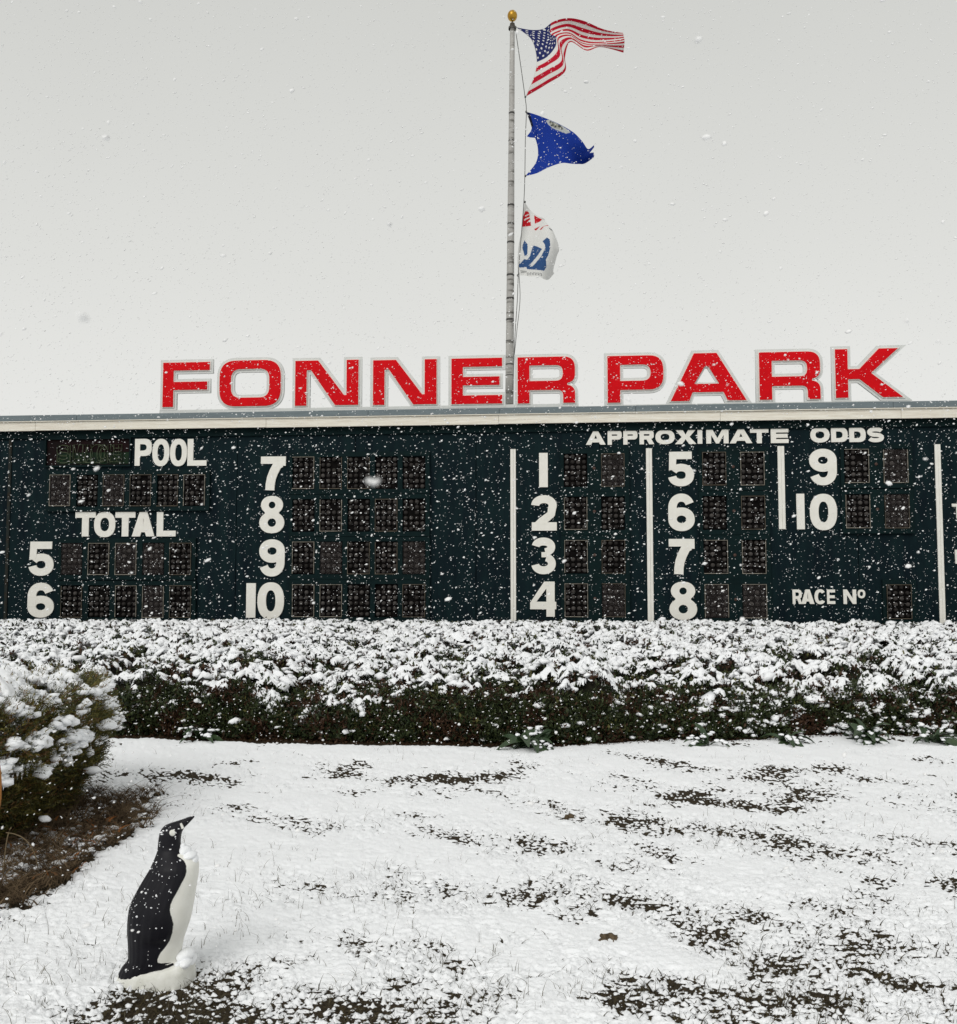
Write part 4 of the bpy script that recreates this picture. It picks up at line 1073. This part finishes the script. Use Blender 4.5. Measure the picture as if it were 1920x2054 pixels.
# ================================================================== the near shrub at the left
bush = empty('juniper_shrub', (-3.3, 5.8, 0)); tag(bush, 'bushy bronze green juniper shrub with thick snow pads near the penguin', 'shrub')
boff = np.array([-3.3, 5.8, 0])
BC, BA = np.array([-3.84, 6.14]), np.array([1.30, 1.25])
def bush_h(x, y):
    d = (np.abs((x - BC[0]) / BA[0]) ** 3.0 + np.abs((y - BC[1]) / BA[1]) ** 3.0) ** (1 / 3.0)
    h = .93 * np.clip(1 - d ** 5, 0, 1) ** .30
    return h + (d < 1) * (.10 * fbm(x * 1.9, y * 1.9, 3, 401) + .06 * fbm(x * 5, y * 5, 2, 411)) * sstep(1.0, .9, d), d
r = np.random.default_rng(41)
def bush_surface(n):
    """points all over the shrub: top by height field, flank by ring"""
    th = r.random(n) * 6.283; q = np.sqrt(r.random(n)) * .97
    x = BC[0] + BA[0] * q * np.sign(np.cos(th)) * np.abs(np.cos(th)) ** .67; y = BC[1] + BA[1] * q * np.sign(np.sin(th)) * np.abs(np.sin(th)) ** .67
    h, d = bush_h(x, y); return x, y, h, d
def flank(n):
    th = r.uniform(-1.75, 1.2, n); c, s = np.cos(th), np.sin(th)
    z = r.random(n) ** .8 * .84; k = np.interp(z, [0, .25, .6, .84], [.84, .95, 1.03, .96]) + .05 * fbm(th * 4, z * 5, 3, 431)
    x = BC[0] + BA[0] * k * np.sign(c) * np.abs(c) ** .67; y = BC[1] + BA[1] * k * np.sign(s) * np.abs(s) ** .67
    N = np.stack([c, s, .2 + 0 * c], 1); return x, y, z, N
# dark inner shell, coloured for the shade behind the needles
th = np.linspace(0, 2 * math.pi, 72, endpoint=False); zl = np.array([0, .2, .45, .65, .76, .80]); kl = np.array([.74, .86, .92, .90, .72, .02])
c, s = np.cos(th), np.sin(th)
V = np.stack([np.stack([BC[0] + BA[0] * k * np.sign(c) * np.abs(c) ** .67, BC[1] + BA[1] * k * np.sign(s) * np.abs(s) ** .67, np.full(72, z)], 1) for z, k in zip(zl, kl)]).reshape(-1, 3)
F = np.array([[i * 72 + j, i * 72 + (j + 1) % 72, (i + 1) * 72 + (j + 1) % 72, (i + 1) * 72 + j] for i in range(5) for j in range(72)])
link('shade_core', np_mesh('shade_core', V - boff, F), darkm, bush)
JC = np.array([[.105, .092, .020], [.060, .064, .018], [.160, .130, .034], [.115, .062, .020], [.036, .042, .014]])
def sprigs(P, N, L, nn, seed, cw):
    """feathery juniper shoots: an axis with short needles set round it"""
    rs = np.random.default_rng(seed); n = len(P)
    d = N + rs.normal(size=(n, 3)) * .45 + np.array([0, 0, .5]); d /= np.linalg.norm(d, axis=1)[:, None]
    l = L * rs.uniform(.6, 1.4, n)
    k = (np.arange(nn) + .5) / nn
    base = P[:, None] + d[:, None] * (l[:, None] * k[None])[..., None]
    e = d[:, None] * .9 + rs.normal(size=(n, nn, 3)) * .55; e /= np.linalg.norm(e, axis=2)[..., None]
    nl = (.034 * (1.15 - .6 * k))[None, :, None] * rs.uniform(.7, 1.3, (n, nn, 1))
    sd = np.cross(e, rs.normal(size=(n, nn, 3))); sd /= np.linalg.norm(sd, axis=2)[..., None] + 1e-9
    w = .0030
    V = np.stack([base - sd * w, base + sd * w, base + e * nl], 2).reshape(-1, 3); F = np.arange(n * nn * 3).reshape(-1, 3)
    C = JC[rs.choice(5, size=n, p=cw)][:, None] * rs.uniform(.6, 1.4, (n, nn, 1)) * (.75 + .5 * k)[None, :, None]
    return V, F, np.repeat(C.reshape(-1, 3), 3, 0)
parts = []; colr = []
x, y, h, d = bush_surface(3600); N = np.stack([(x - BC[0]) * .4, (y - BC[1]) * .4, np.ones_like(x)], 1)
V, F, C = sprigs(np.stack([x, y, h - .085], 1), N, .13, 16, 42, (.3, .25, .2, .15, .1)); parts.append((V, F)); colr.append(C)
x, y, z, N = flank(7200)
V, F, C = sprigs(np.stack([x, y, z], 1) - N * .07, N, .12, 15, 43, (.28, .30, .12, .18, .12)); parts.append((V, F)); colr.append(C)
V, F = merge(parts)
link('foliage', np_mesh('foliage', V - boff, F, False, {'Col': np.concatenate(colr)}), attr_mat('juniper_needle', 'Col', .55, .3, .15), bush)['kind'] = 'stuff'
# snow cushions: clusters of lumps that run together along the shoots
gx_, gy_ = np.meshgrid(np.linspace(BC[0] - BA[0], BC[0] + BA[0], 250), np.linspace(BC[1] - BA[1], BC[1] + BA[1], 240)); hg, dg = bush_h(gx_, gy_)
def pad_v(x, y): return .030 * fbm(x * 2.9, y * 3.4, 3, 441) / .3 + .020 * fbm(x * 9 + 2 * perlin(x * 4, y * 4, 9), y * 11, 3, 445, .6) / .3 + .004
tg = pad_v(gx_, gy_); zg = hg + .020 + np.clip(tg, -.03, .045) + .007 * perlin(gx_ * 34, gy_ * 34, 449)
F = grid_faces(240, 250); keep = (tg.ravel()[F].mean(1) > 0) & (dg.ravel()[F].max(1) < .992)
F = F[keep]; us_, inv_ = np.unique(F, return_inverse=True); V = np.stack([gx_, gy_, zg], -1).reshape(-1, 3)[us_]
link('snow_caps', np_mesh('snow_caps', V - boff, inv_.reshape(F.shape)), M['snow'], bush)['kind'] = 'stuff'
x, y, h, d = bush_surface(760); ok = (pad_v(x, y) > -.012) & (d < .985); x, y = x[ok], y[ok]; n = len(x)
k = r.integers(4, 12, n); idx = np.repeat(np.arange(n), k); th = r.random(n) * 6.283; el = r.uniform(.6, 2.2, n); sz = r.uniform(.02, .05, n)
a_, b_2 = r.normal(size=len(idx)) * (sz * el)[idx], r.normal(size=len(idx)) * sz[idx]
xx = x[idx] + a_ * np.cos(th[idx]) - b_2 * np.sin(th[idx]); yy = y[idx] + a_ * np.sin(th[idx]) + b_2 * np.cos(th[idx]); hh, dd = bush_h(xx, yy)
ok = dd < 1.0; xx, yy, hh = xx[ok], yy[ok], hh[ok]; s = r.gamma(5, .0042, len(xx)) + .006
a = blobs(np.stack([xx, yy, hh + .022 + r.normal(size=len(xx)) * .010], 1), np.stack([s * r.uniform(1, 1.6, len(xx)), s * 1.05, s * .75], 1), 1, .36, seed=44, freq=2.2)
x, y, z, N = flank(620); q = np.arctan2(N[:, 1], N[:, 0]); ok = (z > .52 + .18 * fbm(q * 5, z * 3, 2, 447) / .3) & (fbm(q * 6, z * 5, 2, 448) > -.02); x, y, z, N = x[ok], y[ok], z[ok], N[ok]; n = len(x)
k = r.integers(4, 11, n); idx = np.repeat(np.arange(n), k); T = np.stack([-N[:, 1], N[:, 0], 0 * z], 1)
C = np.stack([x, y, z], 1)[idx] + N[idx] * (-.01 + r.random((len(idx), 1)) * .045) + T[idx] * r.normal(size=(len(idx), 1)) * .05 + np.array([0, 0, 1]) * r.normal(size=(len(idx), 1)) * .018
s = r.gamma(5, .0034, len(idx)) + .005
c_ = blobs(C, np.stack([s * 1.3, s * 1.2, s * .75], 1), 1, .36, seed=46, freq=2.2)
V, F = merge([a, c_]); link('snow_pads', np_mesh('snow_pads', V - boff, F), M['snow'], bush)['kind'] = 'stuff'
# trailing dead stems at the foot
n = 30000; x = r.uniform(-3.4, -1.85, n); y = r.uniform(4.35, 7.1, n); _, d = bush_h(x, y); ok = d > .80; x, y = x[ok], y[ok]
ok = snow_thick(x, y) < -.012; x, y = x[ok][:13000], y[ok][:13000]; n = len(x); V, F = blades(np.stack([x, y, r.uniform(-.01, .04, n)], 1), r.gamma(2.5, .022, n) + .02, None, r.uniform(.0015, .005, n), r.uniform(.8, 1.7, n), 47)
dl = link('dead_stems', np_mesh('dead_stems', V, F, False), mat('dead_stems', (.19, .135, .08), .85, .1, col2=(.022, .013, .008), vscale=9))
tag(dl, 'tangle of dead brown stems and litter around the juniper foot', 'leaf litter', kind='stuff')
n = 2200; th = r.uniform(-1.8, .9, n); k = r.uniform(.9, 1.3, n); c, s = np.cos(th), np.sin(th)
x = BC[0] + BA[0] * k * np.sign(c) * np.abs(c) ** .67; y = BC[1] + BA[1] * k * np.sign(s) * np.abs(s) ** .67; ok = (snow_thick(x, y) < .0) & (fbm(x * 4, y * 4, 2, 455) > -.12); x, y = x[ok], y[ok]; n = len(x)
s = r.gamma(3, .003, n) + .003; V, F = blobs(np.stack([x, y, .02 + r.random(n) * .03], 1), np.stack([s * 1.5, s, s * .6], 1), 1, .4, seed=48)
o = link('snow_dusting', np_mesh('snow_dusting', V, F), M['snow']); tag(o, 'light dusting of snow caught on the litter by the juniper', 'snow', kind='stuff')
n = 70; x = r.uniform(-2.75, -2.1, n); y = r.uniform(4.95, 6.2, n); V, F = blades(np.stack([x, y, .03 + r.random(n) * .03], 1), r.uniform(.03, .06, n), None, r.uniform(.007, .014, n), r.uniform(.7, 1.5, n), 49)
o = link('orange_leaves', np_mesh('orange_leaves', V, F, False), mat('orange_leaf', (.33, .11, .022), .7, .15, col2=(.19, .075, .02), vscale=10)); tag(o, 'scattered dead orange leaves among the stems before the juniper', 'leaves', kind='stuff')
# a few long bare canes
cane = mat('bare_cane', (.16, .12, .07), .7, .2)
for (x0, y0, z0, dx, dy, hh, lab) in ((-2.30, 5.12, .0, -.12, -.05, .30, 'thin grey cane arching over beside the juniper flank'), (-2.22, 6.15, .0, .14, -.1, .10, 'short tan cane bending low over the snow by the juniper'), (-2.44, 5.02, 0, .02, .02, .34, 'slender pale cane standing upright before the juniper')):
    P = [(x0 + dx * t * t * 1.3, y0 + dy * t, z0 + hh * (t * 1.6 - t * t * .75)) for t in np.linspace(0, 1, 9)]
    V, F = tube(P, .003, 5); o = link('bare_cane', np_mesh('bare_cane', V - np.array([x0, y0, 0]), F), cane, None, (x0, y0, 0))
    tag(o, lab, 'stem', 'bare canes at the juniper foot')
stem = [(-2.46 + .015 * t - .03 * t * t, 5.0, .42 + .22 * t) for t in np.linspace(0, 1, 8)]
V, F = tube([(-2.485, 4.97, .20)] + stem, [.006] + [.007, .008, .007, .008, .007, .008, .007, .004], 6)
o = link('dock_stalk', np_mesh('dock_stalk', V - np.array([-2.48, 4.98, 0]), F), mat('dock_stalk', (.28, .12, .03), .7, .2), None, (-2.48, 4.98, 0)); tag(o, 'upright orange brown dried stalk in the juniper', 'stem')

# ================================================================== leafy plants at the hedge foot
lm = mat('strap_leaf', (.045, .075, .030), .5, .4, col2=(.020, .042, .018), vscale=20)
def strap(L, W, droop, rise):
    ts = np.linspace(0, 1, 8); V = []
    for t in ts:
        w = W * math.sin(math.pi * min(.98, .15 + t * .83)) ** .8; x = L * t; z = rise * t - droop * t * t
        V += [(x, -w, z + w * .35), (x, 0, z - .0), (x, w, z + w * .35)]
    F = [(i * 3 + j, i * 3 + j + 1, i * 3 + j + 4, i * 3 + j + 3) for i in range(7) for j in range(2)]
    return np.array(V), np.array(F)
LV = []
for k in range(4):
    V, F = strap(.19 + .03 * k, .024 + .005 * k, .16 + .03 * k, .22 - .02 * k); me = np_mesh('leaf', V, F); me.materials.append(lm); LV.append((me, V))
rp2 = random.Random(9)
for (x, y, nl, sc, lab) in ((.47, 8.88, 22, 1.45, 'widest clump of dark green strap leaves with snow pads, under the numeral 4'),
                            (2.13, 9.0, 8, 1.05, 'small snow-capped leafy plant at the hedge foot, below the lamp windows of numeral 8'),
                            (2.92, 9.12, 10, 1.1, 'leafy plant with arching leaves at the hedge foot, below the word RACE'),
                            (3.68, 9.22, 15, 1.3, 'bushy green plant holding snow at the hedge foot, below the race number lamp window'),
                            (4.30, 9.15, 11, 1.25, 'snowy leafy plant at the hedge foot, under the long divider bar beyond RACE'),
                            (-2.66, 9.30, 9, 1.2, 'low leafy plant with flat snow pads at the hedge foot, beside the juniper')):
    e = empty('leafy_plant', (x, y, 0)); tag(e, lab, 'plant', 'leafy plants at the hedge foot')
    pads = []
    for i in range(nl):
        me, LVv = rp2.choice(LV); a = rp2.uniform(0, 6.283) if i % 3 else rp2.uniform(3.4, 6.0)
        o = link('leaf', me, None, e); s = sc * rp2.uniform(.7, 1.25)
        o.rotation_euler = (rp2.uniform(-.3, .3), -rp2.uniform(-.2, .55), a); o.scale = (s, s, s); o.location = (rp2.uniform(-.06, .06) * sc, rp2.uniform(-.05, .05), .01)
        if rp2.random() < .62:
            mt = Matrix.LocRotScale(o.location, o.rotation_euler, o.scale)
            for q in (9, 13, 16):
                p = mt @ Vector(LVv[q]); pads.append((p.x, p.y, p.z + .012))
    if pads:
        C = np.array(pads); s = np.random.default_rng(int(x * 10 + 99)).uniform(.014, .032, len(C))
        V, F = blobs(C, np.stack([s * 1.3, s, s * .6], 1), 1, .3, seed=int(x * 7 + 70)); link('snow_pads', np_mesh('snow_pads', V, F), M['snow'], e)['kind'] = 'stuff'
# clods and the fallen leaf
cm = mat('tan_clod', (.16, .12, .075), .85, .2, col2=(.05, .035, .02), vscale=40, bump=.6, bscale=80)
for (x, y, s, lab) in ((.59, 6.36, .024, 'small brown clod of earth alone in the snow'), (.56, 4.26, .028, 'pale brown clump of dead grass half buried in snow')):
    V, F = blobs(np.array([[0, 0, s * .4], [s * .9, .01, s * .3], [-s * .7, -.02, s * .25]]), np.array([[s, s * .8, s * .7], [s * .7, s * .6, s * .5], [s * .8, s * .5, s * .4]]), 3, .5, seed=int(s * 1000), freq=4.5)
    o = link('clod', np_mesh('clod', V, F), cm, None, (x, y, .004)); tag(o, lab, 'clod')

# ================================================================== penguin statue
pen = empty('penguin_statue', (PX, PY, 0), 0.0)
tag(pen, 'black and white concrete penguin lawn statue standing in the snow, beak raised', 'statue')
K = .000413
def pz(u, v): return np.array([(u - 560) * K, (1748 - v) * K])
RINGS = [((212, 1700), (800, 1560), .55), ((215, 1668), (800, 1545), .62), ((250, 1605), (785, 1520), .72), ((300, 1540), (790, 1480), .80), ((304, 1470), (800, 1420), .84), ((300, 1380), (815, 1350), .86), ((292, 1270), (845, 1260), .88), ((293, 1170), (872, 1170), .89),
         ((302, 1080), (888, 1085), .89), ((325, 1000), (902, 1005), .88), ((365, 920), (913, 925), .88), ((408, 840), (925, 850), .88), ((455, 760), (936, 780), .88), ((492, 695), (941, 715), .89), ((514, 640), (936, 655), .88), ((532, 595), (905, 605), .86),
         ((546, 552), (850, 565), .84), ((553, 515), (795, 528), .86), ((556, 475), (770, 490), .90), ((559, 435), (766, 450), .92), ((564, 395), (768, 412), .92), ((571, 362), (773, 380), .92), ((584, 332), (781, 356), .90), ((612, 300), (790, 338), .88),
         ((655, 280), (799, 324), .86), ((705, 264), (809, 312), .84), ((750, 250), (822, 300), .80), ((790, 236), (838, 284), .74), ((830, 221), (858, 262), .68), ((868, 211), (880, 238), .62), ((893, 208), (897, 218), .6)]
nR, nA = len(RINGS), 72
B_ = np.array([pz(*a) for a, b, _ in RINGS]); F_ = np.array([pz(*b) for a, b, _ in RINGS]); lat = np.array([q for *_, q in RINGS])
def dens(A, n): return np.stack(resamp(A, n))
n2 = 150; B2, F2, L2 = dens(B_, n2), dens(F_, n2), np.array(resamp(lat[:, None], n2))[:, 0]
ctr = (B2 + F2) / 2; hv = (F2 - B2) / 2; hl = np.linalg.norm(hv, axis=1)
latw = hl * L2; latw[:24] = np.maximum(latw[:24], latw[24] * np.linspace(.90, 1, 24))
an = np.linspace(0, 2 * math.pi, nA, endpoint=False); ca, sa = np.cos(an), np.sin(an)
sq = lambda c: np.sign(c) * np.abs(c) ** .92
P = np.zeros((n2, nA, 3))
P[..., 0] = ctr[:, None, 0] + hv[:, None, 0] * sq(ca); P[..., 2] = ctr[:, None, 1] + hv[:, None, 1] * sq(ca); P[..., 1] = latw[:, None] * sq(sa)
# painted boundary: black where the point lies behind this line (side view, metres)
edge = np.array([pz(u, v) for u, v in ((748, 1535), (690, 1540), (640, 1512), (632, 1480), (660, 1420), (700, 1370), (735, 1320), (765, 1240), (779, 1150), (775, 1110), (760, 1060), (752, 1020), (756, 970), (775, 915), (805, 860), (835, 795), (862, 740), (874, 690), (870, 640), (845, 600), (808, 575), (770, 556), (780, 530), (800, 500))])
e_z = edge[::-1]
def boundary_x(z):
    o = np.argsort(edge[:, 1]); return np.interp(z, edge[o, 1], edge[o, 0])
bx = boundary_x(P[..., 2])
sd = P[..., 0] - bx                                   # >0 is white belly
sd = np.where(P[..., 2] > pz(0, 540)[1], -.05, sd)     # head and neck are black
sd = np.where(P[..., 2] < pz(0, 1545)[1], np.where(P[..., 0] > pz(760, 0)[0], .02, -.05), sd)
# flippers stand slightly proud of the body
wing = sstep(.002, -.006, sd) * sstep(pz(0, 1340)[1], pz(0, 1270)[1], P[..., 2]) * sstep(pz(0, 585)[1], pz(0, 680)[1], P[..., 2]) * sstep(pz(470, 0)[0], pz(600, 0)[0], P[..., 0] )
P[..., 1] *= 1 + .09 * wing
P[..., 0] += 0
# shallow cast-in feather grooves on the back
gro = .0019 * np.sin(an * 46)[None] * sstep(.02, -.02, sd) * sstep(pz(0, 540)[1], pz(0, 760)[1], P[..., 2])
P[..., 1] += gro * sa; P[..., 0] += gro * ca
V = P.reshape(-1, 3); i, j = np.meshgrid(np.arange(n2 - 1), np.arange(nA), indexing='ij')
F = np.stack([i * nA + j, i * nA + (j + 1) % nA, (i + 1) * nA + (j + 1) % nA, (i + 1) * nA + j], -1).reshape(-1, 4)[:, ::-1]
capf = np.array([[(n2 - 1) * nA + a, (n2 - 1) * nA + (a + 1) % nA, (n2 - 1) * nA + nA // 2, (n2 - 1) * nA + nA // 2] for a in range(0)]).reshape(-1, 4) if False else None
pm = bpy.data.materials.new('penguin_paint'); pm.use_nodes = True; t = pm.node_tree; b = t.nodes['Principled BSDF']
at = t.nodes.new('ShaderNodeAttribute'); at.attribute_name = 'belly'
ns = t.nodes.new('ShaderNodeTexNoise'); ns.inputs['Scale'].default_value = 60; tcn = t.nodes.new('ShaderNodeTexCoord'); t.links.new(tcn.outputs['Object'], ns.inputs['Vector'])
ad = t.nodes.new('ShaderNodeMath'); ad.operation = 'MULTIPLY_ADD'; ad.inputs[1].default_value = .004; t.links.new(ns.outputs['Fac'], ad.inputs[0]); t.links.new(at.outputs['Fac'], ad.inputs[2])
cr_ = t.nodes.new('ShaderNodeMapRange'); cr_.inputs[1].default_value = .0012; cr_.inputs[2].default_value = .0032; t.links.new(ad.outputs[0], cr_.inputs[0])
n3 = t.nodes.new('ShaderNodeTexNoise'); n3.inputs['Scale'].default_value = 14; n3.inputs['Detail'].default_value = 6; t.links.new(tcn.outputs['Object'], n3.inputs['Vector'])
rb_ = t.nodes.new('ShaderNodeValToRGB'); t.links.new(n3.outputs['Fac'], rb_.inputs[0]); rb_.color_ramp.elements[0].color = (.0035, .0034, .0055, 1); rb_.color_ramp.elements[1].color = (.0085, .008, .012, 1)
rw_ = t.nodes.new('ShaderNodeValToRGB'); t.links.new(n3.outputs['Fac'], rw_.inputs[0]); rw_.color_ramp.elements[0].color = (.70, .69, .62, 1); rw_.color_ramp.elements[1].color = (.84, .84, .80, 1)
mxn = t.nodes.new('ShaderNodeMix'); mxn.data_type = 'RGBA'; t.links.new(cr_.outputs[0], mxn.inputs[0]); t.links.new(rb_.outputs[0], mxn.inputs[6]); t.links.new(rw_.outputs[0], mxn.inputs[7])
t.links.new(mxn.outputs[2], b.inputs['Base Color']); b.inputs['Roughness'].default_value = .5; b.inputs['Specular IOR Level'].default_value = .2
link('body', np_mesh('body', V, F, True, {'belly': sd.reshape(-1)}), pm, pen)
wht = mat('old_white_paint', (.80, .80, .76), .7, .15, col2=(.64, .64, .58), vscale=18, bump=.5, bscale=40, bdist=.004)
# rough cast base, rising towards the toes
pl = [(-.150, .0), (-.140, -.032), (-.095, -.070), (-.02, -.096), (.06, -.100), (.118, -.078), (.142, -.03), (.144, .04), (.10, .10), (.02, .13), (-.08, .115), (-.138, .06)]
nb = 48; ol = np.array(resamp(np.array(pl + [pl[0]]), nb + 1))[:-1]
lev = [(1.00, lambda x: -.02 + 0 * x), (1.02, lambda x: .006 + 0 * x), (.985, lambda x: .012 + .52 * (.022 + .19 * (x + .15))), (.94, lambda x: .024 + .8 * (.012 + .19 * (x + .15))), (.86, lambda x: .030 + .8 * (.012 + .19 * (x + .15))), (.02, lambda x: .032 + .8 * (.012 + .19 * (x + .15)))]
V = []
for k, zf in lev:
    q = ol * k; V.append(np.stack([q[:, 0], q[:, 1], zf(q[:, 0]) + .004 * fbm(q[:, 0] * 30, q[:, 1] * 30 + k * 9, 2, 6)], 1))
V = np.concatenate(V); nl = len(lev); i, j = np.meshgrid(np.arange(nl - 1), np.arange(nb), indexing='ij')
F = np.stack([i * nb + j, i * nb + (j + 1) % nb, (i + 1) * nb + (j + 1) % nb, (i + 1) * nb + j], -1).reshape(-1, 4)
link('base', np_mesh('base', V, F), wht, pen)
# eyes
D, Fi = ico(3)
ez = pz(713, 347)
for sgn in (-1, 1):
    k = int(np.argmin(np.abs(ctr[:, 1] - ez[1]) + np.abs(ctr[:, 0] - ez[0]) * .3)); yy = latw[k] * .93
    link('eye', np_mesh('eye', D * np.array([.0125, .006, .0125]) + np.array([ez[0], sgn * yy, ez[1]]), Fi), wht, pen)
# worn pale mark at the root of the beak
for sgn in (-1, 1):
    q = [pz(776, 268), pz(786, 290), pz(798, 318)]; k = [int(np.argmin(np.hypot(ctr[:, 0] - p[0], ctr[:, 1] - p[1]))) for p in q]
    V, F = tube([(p[0], sgn * latw[m] * .90, p[1]) for p, m in zip(q, k)], [.004, .0055, .006], 8); link('beak_mark', np_mesh('beak_mark', V, F), wht, pen)
# snow caught on the breast, toes, crown, and flecks on the back
r = np.random.default_rng(61)
C = [(pz(u, v)[0], y, pz(u, v)[1]) for u, v, y in ((798, 540, -.005), (838, 560, -.012), (875, 585, -.008), (908, 622, -.004), (795, 500, 0), (820, 575, -.035), (860, 590, -.034), (840, 560, .02), (880, 585, .025), (785, 470, .0))]
s = np.array([.024, .024, .022, .016, .017, .014, .013, .022, .02, .011])
C = [(pz(u, v)[0], y, pz(u, v)[1]) for u, v, y in ((806, 540, 0), (858, 578, -.004), (903, 622, 0), (795, 498, 0))]
a = blobs(np.array(C), np.array([[.024, .036, .022], [.028, .040, .017], [.015, .026, .015], [.011, .02, .016]]), 3, .10, seed=62, rz=np.zeros(4))
C = [(pz(u, v)[0], y, pz(u, v)[1]) for u, v, y in ((840, 1515, -.01), (850, 1560, -.045), (800, 1560, -.07), (870, 1510, .03), (820, 1490, .0), (870, 1590, -.05), (878, 1600, -.02), (790, 1545, -.05))]
s = np.array([.032, .024, .014, .032, .026, .018, .024, .016]); C = [(pz(u, v)[0], y, pz(u, v)[1]) for u, v, y in ((832, 1518, .0), (858, 1560, -.015), (872, 1590, .02), (800, 1552, -.045))]
b2 = blobs(np.array(C), np.array([[.032, .050, .026], [.022, .055, .020], [.016, .05, .018], [.013, .026, .008]]), 3, .12, seed=63, rz=np.zeros(4))
# flecks lie on the upward faces of the back
k = r.integers(8, 138, 1700); j = r.integers(0, nA, 1700)
nz = np.gradient(ctr[:, 1]) * 0 + 1
Pk = P[k, j]; slope = (np.roll(B2, -1, 0) - B2)[:, 0][k]
ok = (sd[k, j] < -.004) & ((r.random(1700) < .05 + .42 * (slope > .0012)) & (ca[j] < .35) & (k < 105) | (r.random(1700) < .06)); Pk = Pk[ok]; n = len(Pk); s = r.gamma(2.2, .0005, n) + .0007
c3 = blobs(Pk, np.stack([s * 1.3, s * 1.1, s], 1), 1, .3, seed=64)
C = [(pz(u, v)[0], y, pz(u, v)[1]) for u, v, y in ((604, 345, -.030), (625, 330, -.026), (640, 300, -.015), (615, 360, -.034))]
s = np.array([.006, .007, .005, .005]); d4 = blobs(np.array(C), np.stack([s * 1.5, s, s * .6], 1), 1, .3, seed=65)
V, F = merge([a, b2, c3, d4]); link('snow_patches', np_mesh('snow_patches', V, F), M['snow'], pen)['kind'] = 'stuff'

# ================================================================== falling snow
r = np.random.default_rng(181)
def cloud(n, y0, y1, ymin_keep=0):
    # a wedge of air between the viewer's side and the board, wider with distance
    y = (r.random(n) * (y1 ** 3 - y0 ** 3) + y0 ** 3) ** (1 / 3)
    x = r.uniform(-1, 1, n) * (.62 * y + .4); z = r.uniform(0.03, 1, n) * (1.9 + .72 * y); return np.stack([x, y, z], 1)
parts = []
def flakes(P, rad, sub, seed):
    n = len(P); q = np.random.default_rng(seed); S = np.stack([rad * q.uniform(1, 1.9, n), rad * q.uniform(.8, 1.2, n), rad * q.uniform(.65, 1, n)], 1)
    D, F = ico(sub) if sub else (np.array([(1, 0, 0), (-1, 0, 0), (0, 1, 0), (0, -1, 0), (0, 0, 1), (0, 0, -1)], float), np.array([(0, 2, 4), (2, 1, 4), (1, 3, 4), (3, 0, 4), (2, 0, 5), (1, 2, 5), (3, 1, 5), (0, 3, 5)]))
    J = 1 + .3 * q.normal(size=(n, len(D), 1)) * (.6 if sub else .35); L = D[None] * J * S[:, None]
    a = q.normal(.28, .45, n); c, s = np.cos(a)[:, None], np.sin(a)[:, None]
    X = L[..., 0] * c - L[..., 2] * s; Z = L[..., 0] * s + L[..., 2] * c
    V = np.stack([X, L[..., 1], Z], -1) + P[:, None]
    return V.reshape(-1, 3), (F[None] + (np.arange(n) * len(D))[:, None, None]).reshape(-1, 3)
P = cloud(6500, .85, 4.2); parts.append(flakes(P, r.gamma(3, .00052, len(P)) + .0005, 1, 82))
P = cloud(44000, 4.0, 9.5); P = P[(P[:, 2] > .7) | (r.random(len(P)) < .5)]; parts.append(flakes(P, r.gamma(3, .00066, len(P)) + .0007, 0, 83))
P = cloud(18000, 9.0, 18.3); P = P[P[:, 2] > .75]; parts.append(flakes(P, r.gamma(4, .00085, len(P)) + .001, 0, 84))
# a few big wet clumps drifting close by
P = np.array([(-.040, .36, 1.635), (-.155, .37, 1.70), (.34, .75, 1.80), (.47, 1.0, 1.72), (.28, 1.1, 1.50), (-.36, .9, 2.02), (-.10, 1.05, 1.99), (.19, .8, 2.06), (-.62, 1.6, 1.80), (.62, 1.35, 1.63)])
parts.append(blobs(P, np.array([[.0026, .0019, .0018]] * len(P)) * r.uniform(.75, 1.3, (len(P), 1)), 2, .6, seed=85, freq=2.6))
V, F = merge(parts)
fl = link('falling_snow', np_mesh('falling_snow', V, F, False), M['flake'])
tag(fl, 'countless white snowflakes falling through the air before the board', 'snowflakes', kind='stuff')
